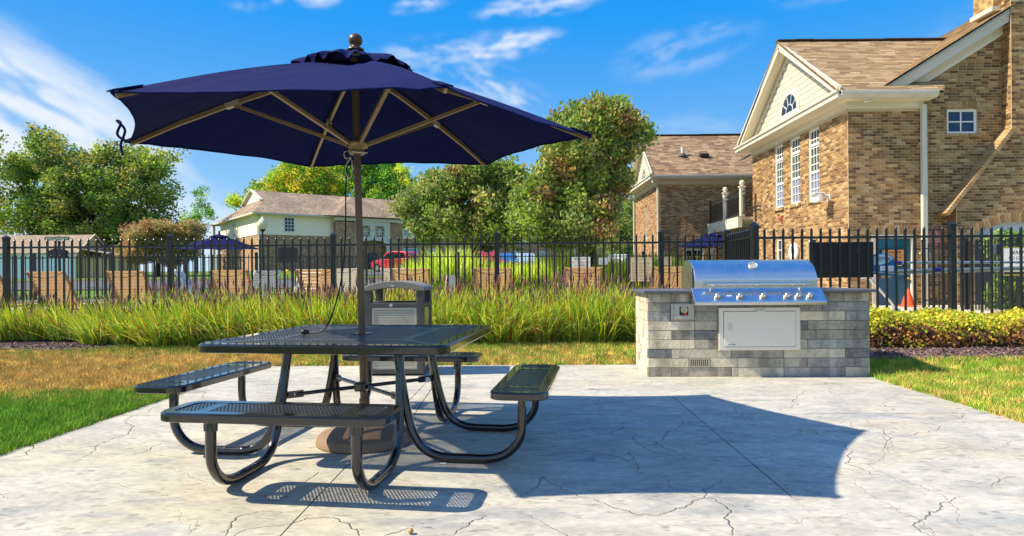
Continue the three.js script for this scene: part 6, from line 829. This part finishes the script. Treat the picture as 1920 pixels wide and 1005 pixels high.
// evergreen climber by the porch
{ const t = thing('climbing_shrub', 'leafy green shrub behind the inner fence at the right edge', 'shrub', 12.72, 0.18, -16.3), r = rng(66), n = 900, im = new THREE.InstancedMesh(CLUSTER.ivy, LEAFM, n), M4 = new THREE.Matrix4(), Q = new THREE.Quaternion(), E = new THREE.Euler(), c = new THREE.Color(), pal = [0x4f7f1e, 0x6c9a2a, 0x3a661c, 0x8fae3c].map(col);
  for (let i = 0; i < n; i++) { const y = r() * 1.95, w = 0.5 + 0.18 * Math.sin(y * 5) + 0.12 * y, th = r() * 6.28, R = w * Math.sqrt(0.3 + 0.7 * r()); M4.compose(V(Math.cos(th) * R + 0.2 * y * 0.6, y, Math.sin(th) * R * 0.7), Q.setFromEuler(E.set(r(), r() * 6, r())), V(1, 1, 1).multiplyScalar(0.8 + 0.6 * r())); im.setMatrixAt(i, M4); im.setColorAt(i, c.copy(pal[Math.floor(r() * 4)]).multiplyScalar(1.0 + 0.6 * r())); } im.name = 'foliage'; im.userData.kind = 'stuff'; im.castShadow = im.receiveShadow = true; t.add(im);
  part('stem', [tube([[0, 0, 0], [0.1, 0.7, 0.05], [0.2, 1.6, 0]], 0.03, 12, 6), tube([[0.1, 0, 0.1], [-0.2, 0.8, 0.1], [-0.1, 1.5, 0.1]], 0.025, 12, 6)], BARK, t); }
// low hedge in front of the clubhouse fence
{ const t = thing('low_hedge', 'low clipped hedge of yellow and rust leaves right of the grill island', 'hedge', 6.8, 0.17, -8.75), r = rng(67), n = 7800, im = new THREE.InstancedMesh(CLUSTER.small, LEAFM, n), M4 = new THREE.Matrix4(), Q = new THREE.Quaternion(), E = new THREE.Euler(), c = new THREE.Color(), Y = [0xb3ad1e, 0xa3a820, 0xc6bb34, 0x7f9420].map(col), B = [0x8f5a2c, 0x6d3a26, 0xa8743a, 0x4f2c22, 0x9c8428].map(col), tw = [];
  for (let i = 0; i < n; i++) { const x = -3.1 + 6.4 * r(), side = r(), top = 0.40 + 0.07 * (fbm(x * 1.6, 3, 3, 71) - 0.5) * 2 + 0.03 * Math.sin(x * 5) + 0.02 * x * 0.3; let y, z; if (side < 0.5) { z = 0.4 - 0.9 * r(); y = top * (0.86 + 0.2 * r()) * (1 - 0.35 * Math.pow(Math.abs(z + 0.05) / 0.5, 4)); } else { y = top * (0.08 + 0.92 * r()); z = 0.42 * Math.sqrt(1 - Math.pow(y / (top * 1.12), 4)) + 0.07 * (r() - 0.6); if (side > 0.93) z = -z; }
    M4.compose(V(x, y, z), Q.setFromEuler(E.set(r() * 0.8, r() * 6, r() * 0.8)), V(1, 1, 1).multiplyScalar(0.8 + 0.7 * r())); im.setMatrixAt(i, M4); const rust = sstep(0.85, 0.4, y / top + 0.75 * (fbm(x * 1.4, y * 5, 3, 73) - 0.5)); c.copy(r() < rust * 0.85 + 0.06 ? B[Math.floor(r() * 5)] : Y[Math.floor(r() * 4)]).multiplyScalar(1.3 + 0.7 * r()); im.setColorAt(i, c); }
  im.name = 'foliage'; im.userData.kind = 'stuff'; im.castShadow = im.receiveShadow = true; t.add(im);
  for (let i = 0; i < 260; i++) { const x = -3.1 + 6.3 * r(), z = 0.3 * (r() * 2 - 1); tw.push(bar([x, -0.02, z * 0.7], [x + 0.2 * (r() - 0.5), 0.3 + 0.1 * r(), z + 0.2 * (r() - 0.5)], 0.004, 4)); } part('twigs', tw, BARK, t); }
// ---- mown grass blades, instanced
{ const r = rng(88), mk = (n, h) => { const P = []; for (let i = 0; i < n; i++) { const x = (r() - 0.5) * 0.09, z = (r() - 0.5) * 0.09, a = r() * 6.28, w = 0.0026 + 0.0022 * r(), H = h * (0.5 + 0.8 * r()), lx = (r() - 0.5) * H * 1.3, lz = (r() - 0.5) * H * 1.3; P.push(x - Math.cos(a) * w, 0, z - Math.sin(a) * w, x + Math.cos(a) * w, 0, z + Math.sin(a) * w, x + lx, H, z + lz); } const g = new THREE.BufferGeometry(); g.setAttribute('position', new THREE.Float32BufferAttribute(P, 3)); g.setAttribute('uv', new THREE.Float32BufferAttribute(new Float32Array(P.length / 3 * 2), 2)); g.computeVertexNormals(); return g; };
  const LAWNM = mat(0xffffff, 0.8, 0, { side: THREE.DoubleSide }), G = mk(26, 0.056), M4 = new THREE.Matrix4(), Q = new THREE.Quaternion(), E = new THREE.Euler(), c = new THREE.Color(), L = [];
  const add = (x0, x1, z0, z1, step) => { for (let Z = z0; Z < z1; Z += step) for (let x = x0; x < x1; x += step) { const X = x + (r() - 0.5) * step, ZZ = Z + (r() - 0.5) * step; if (inPatio(X, ZZ, -0.02 * r())) continue; if (X < 3 && ZZ > bedEdge(X) + 0.03) continue; if (X > 3.4 && ZZ > 7.74) continue; if (Math.abs(X) / ZZ > 0.86) continue; L.push([X, ZZ]); } };
  add(-6.4, -3.3, 3.6, 6.4, 0.045); add(-9, -3.3, 6.4, 10.4, 0.055); add(-3.3, 2.8, 8.15, 10.2, 0.055); add(3.5, 6.8, 4.3, 7.9, 0.048); add(2.2, 3.9, 7.9, 9, 0.06);
  for (let Z = 3.9; Z < 8.25; Z += 0.022) for (const e of [-3.5, 3.785]) for (let q = 0; q < 2; q++) { const lx = e + Math.sign(e) * (0.05 * r() - 0.012 - 0.02 * vnoise(Z * 3, e, 5)), X = lx + 0.025 * Z; if (e > 0 && Z > 7.0) continue; L.push([X, Z - 0.025 * X]); }
  const im = new THREE.InstancedMesh(G, LAWNM, L.length); L.forEach(([X, Z], i) => { M4.compose(V(X, ZW(X, Z) - 0.012, -Z), Q.setFromEuler(E.set(0, r() * 6.28, 0)), V(1, 0.8 + 0.5 * r(), 1)); im.setMatrixAt(i, M4); im.setColorAt(i, lawnColor(X, Z, r, c)); });
  im.name = 'lawn_grass'; im.castShadow = im.receiveShadow = true; im.userData = { kind: 'stuff', label: 'mown lawn grass with sun burnt straw patches round the patio', category: 'grass' }; scene.add(im); console.log('lawn tufts', L.length);
}
// ---- little things lying on the patio
tag(part('acorn', [at(new THREE.SphereGeometry(0.011, 12, 10), 0, 0.012, 0), lathe([[0.001, 0.026], [0.009, 0.024], [0.013, 0.017], [0.012, 0.014]], 12)], mat(0xa8844a, 0.5), scene), 'single small acorn lying on the patio near the bottom edge of the picture', 'acorn').position.set(-0.46, 0, -2.86);
tag(part('paper_scrap', [mbox(0.04, 0.004, 0.022, 0, 0.004, 0)], mat(0xd6dedf, 0.7), scene), 'tiny white paper scrap under the front right bench tube of the table', 'scrap').position.set(-0.43, 0, -3.92);
// ---- mulch chips
{ const r = rng(89), L = [], M4 = new THREE.Matrix4(), Q = new THREE.Quaternion(), E = new THREE.Euler(), c = new THREE.Color(), pal = [0x5c4640, 0x7a6258, 0x8f7a70, 0x46332f, 0x6a5560].map(col);
  for (let i = 0; i < 9000; i++) { const left = i < 6000; const X = left ? mix(-9.5, 2.5, r()) : mix(3.6, 7.6, r()), Z = left ? bedEdge(X) - 0.02 + r() * r() * 0.8 : 7.74 + 0.7 * r(); L.push([X, Z]); }
  const im = new THREE.InstancedMesh(plain(new THREE.BoxGeometry(0.05, 0.006, 0.014)), instMat(), L.length); L.forEach(([X, Z], i) => { M4.compose(V(X, ZW(X, Z) + 0.02, -Z), Q.setFromEuler(E.set((r() - 0.5) * 0.8, r() * 6.28, (r() - 0.5) * 0.8)), V(0.5 + r(), 1, 0.6 + r())); im.setMatrixAt(i, M4); im.setColorAt(i, c.copy(pal[Math.floor(r() * 5)]).multiplyScalar(0.7 + 0.6 * r())); }); im.name = 'mulch_chips'; im.castShadow = im.receiveShadow = true; im.userData = { kind: 'stuff', label: 'loose bark chips lying on the mulch beds', category: 'mulch' }; scene.add(im); }
scene.updateMatrixWorld(true);
renderer.render(scene, camera);
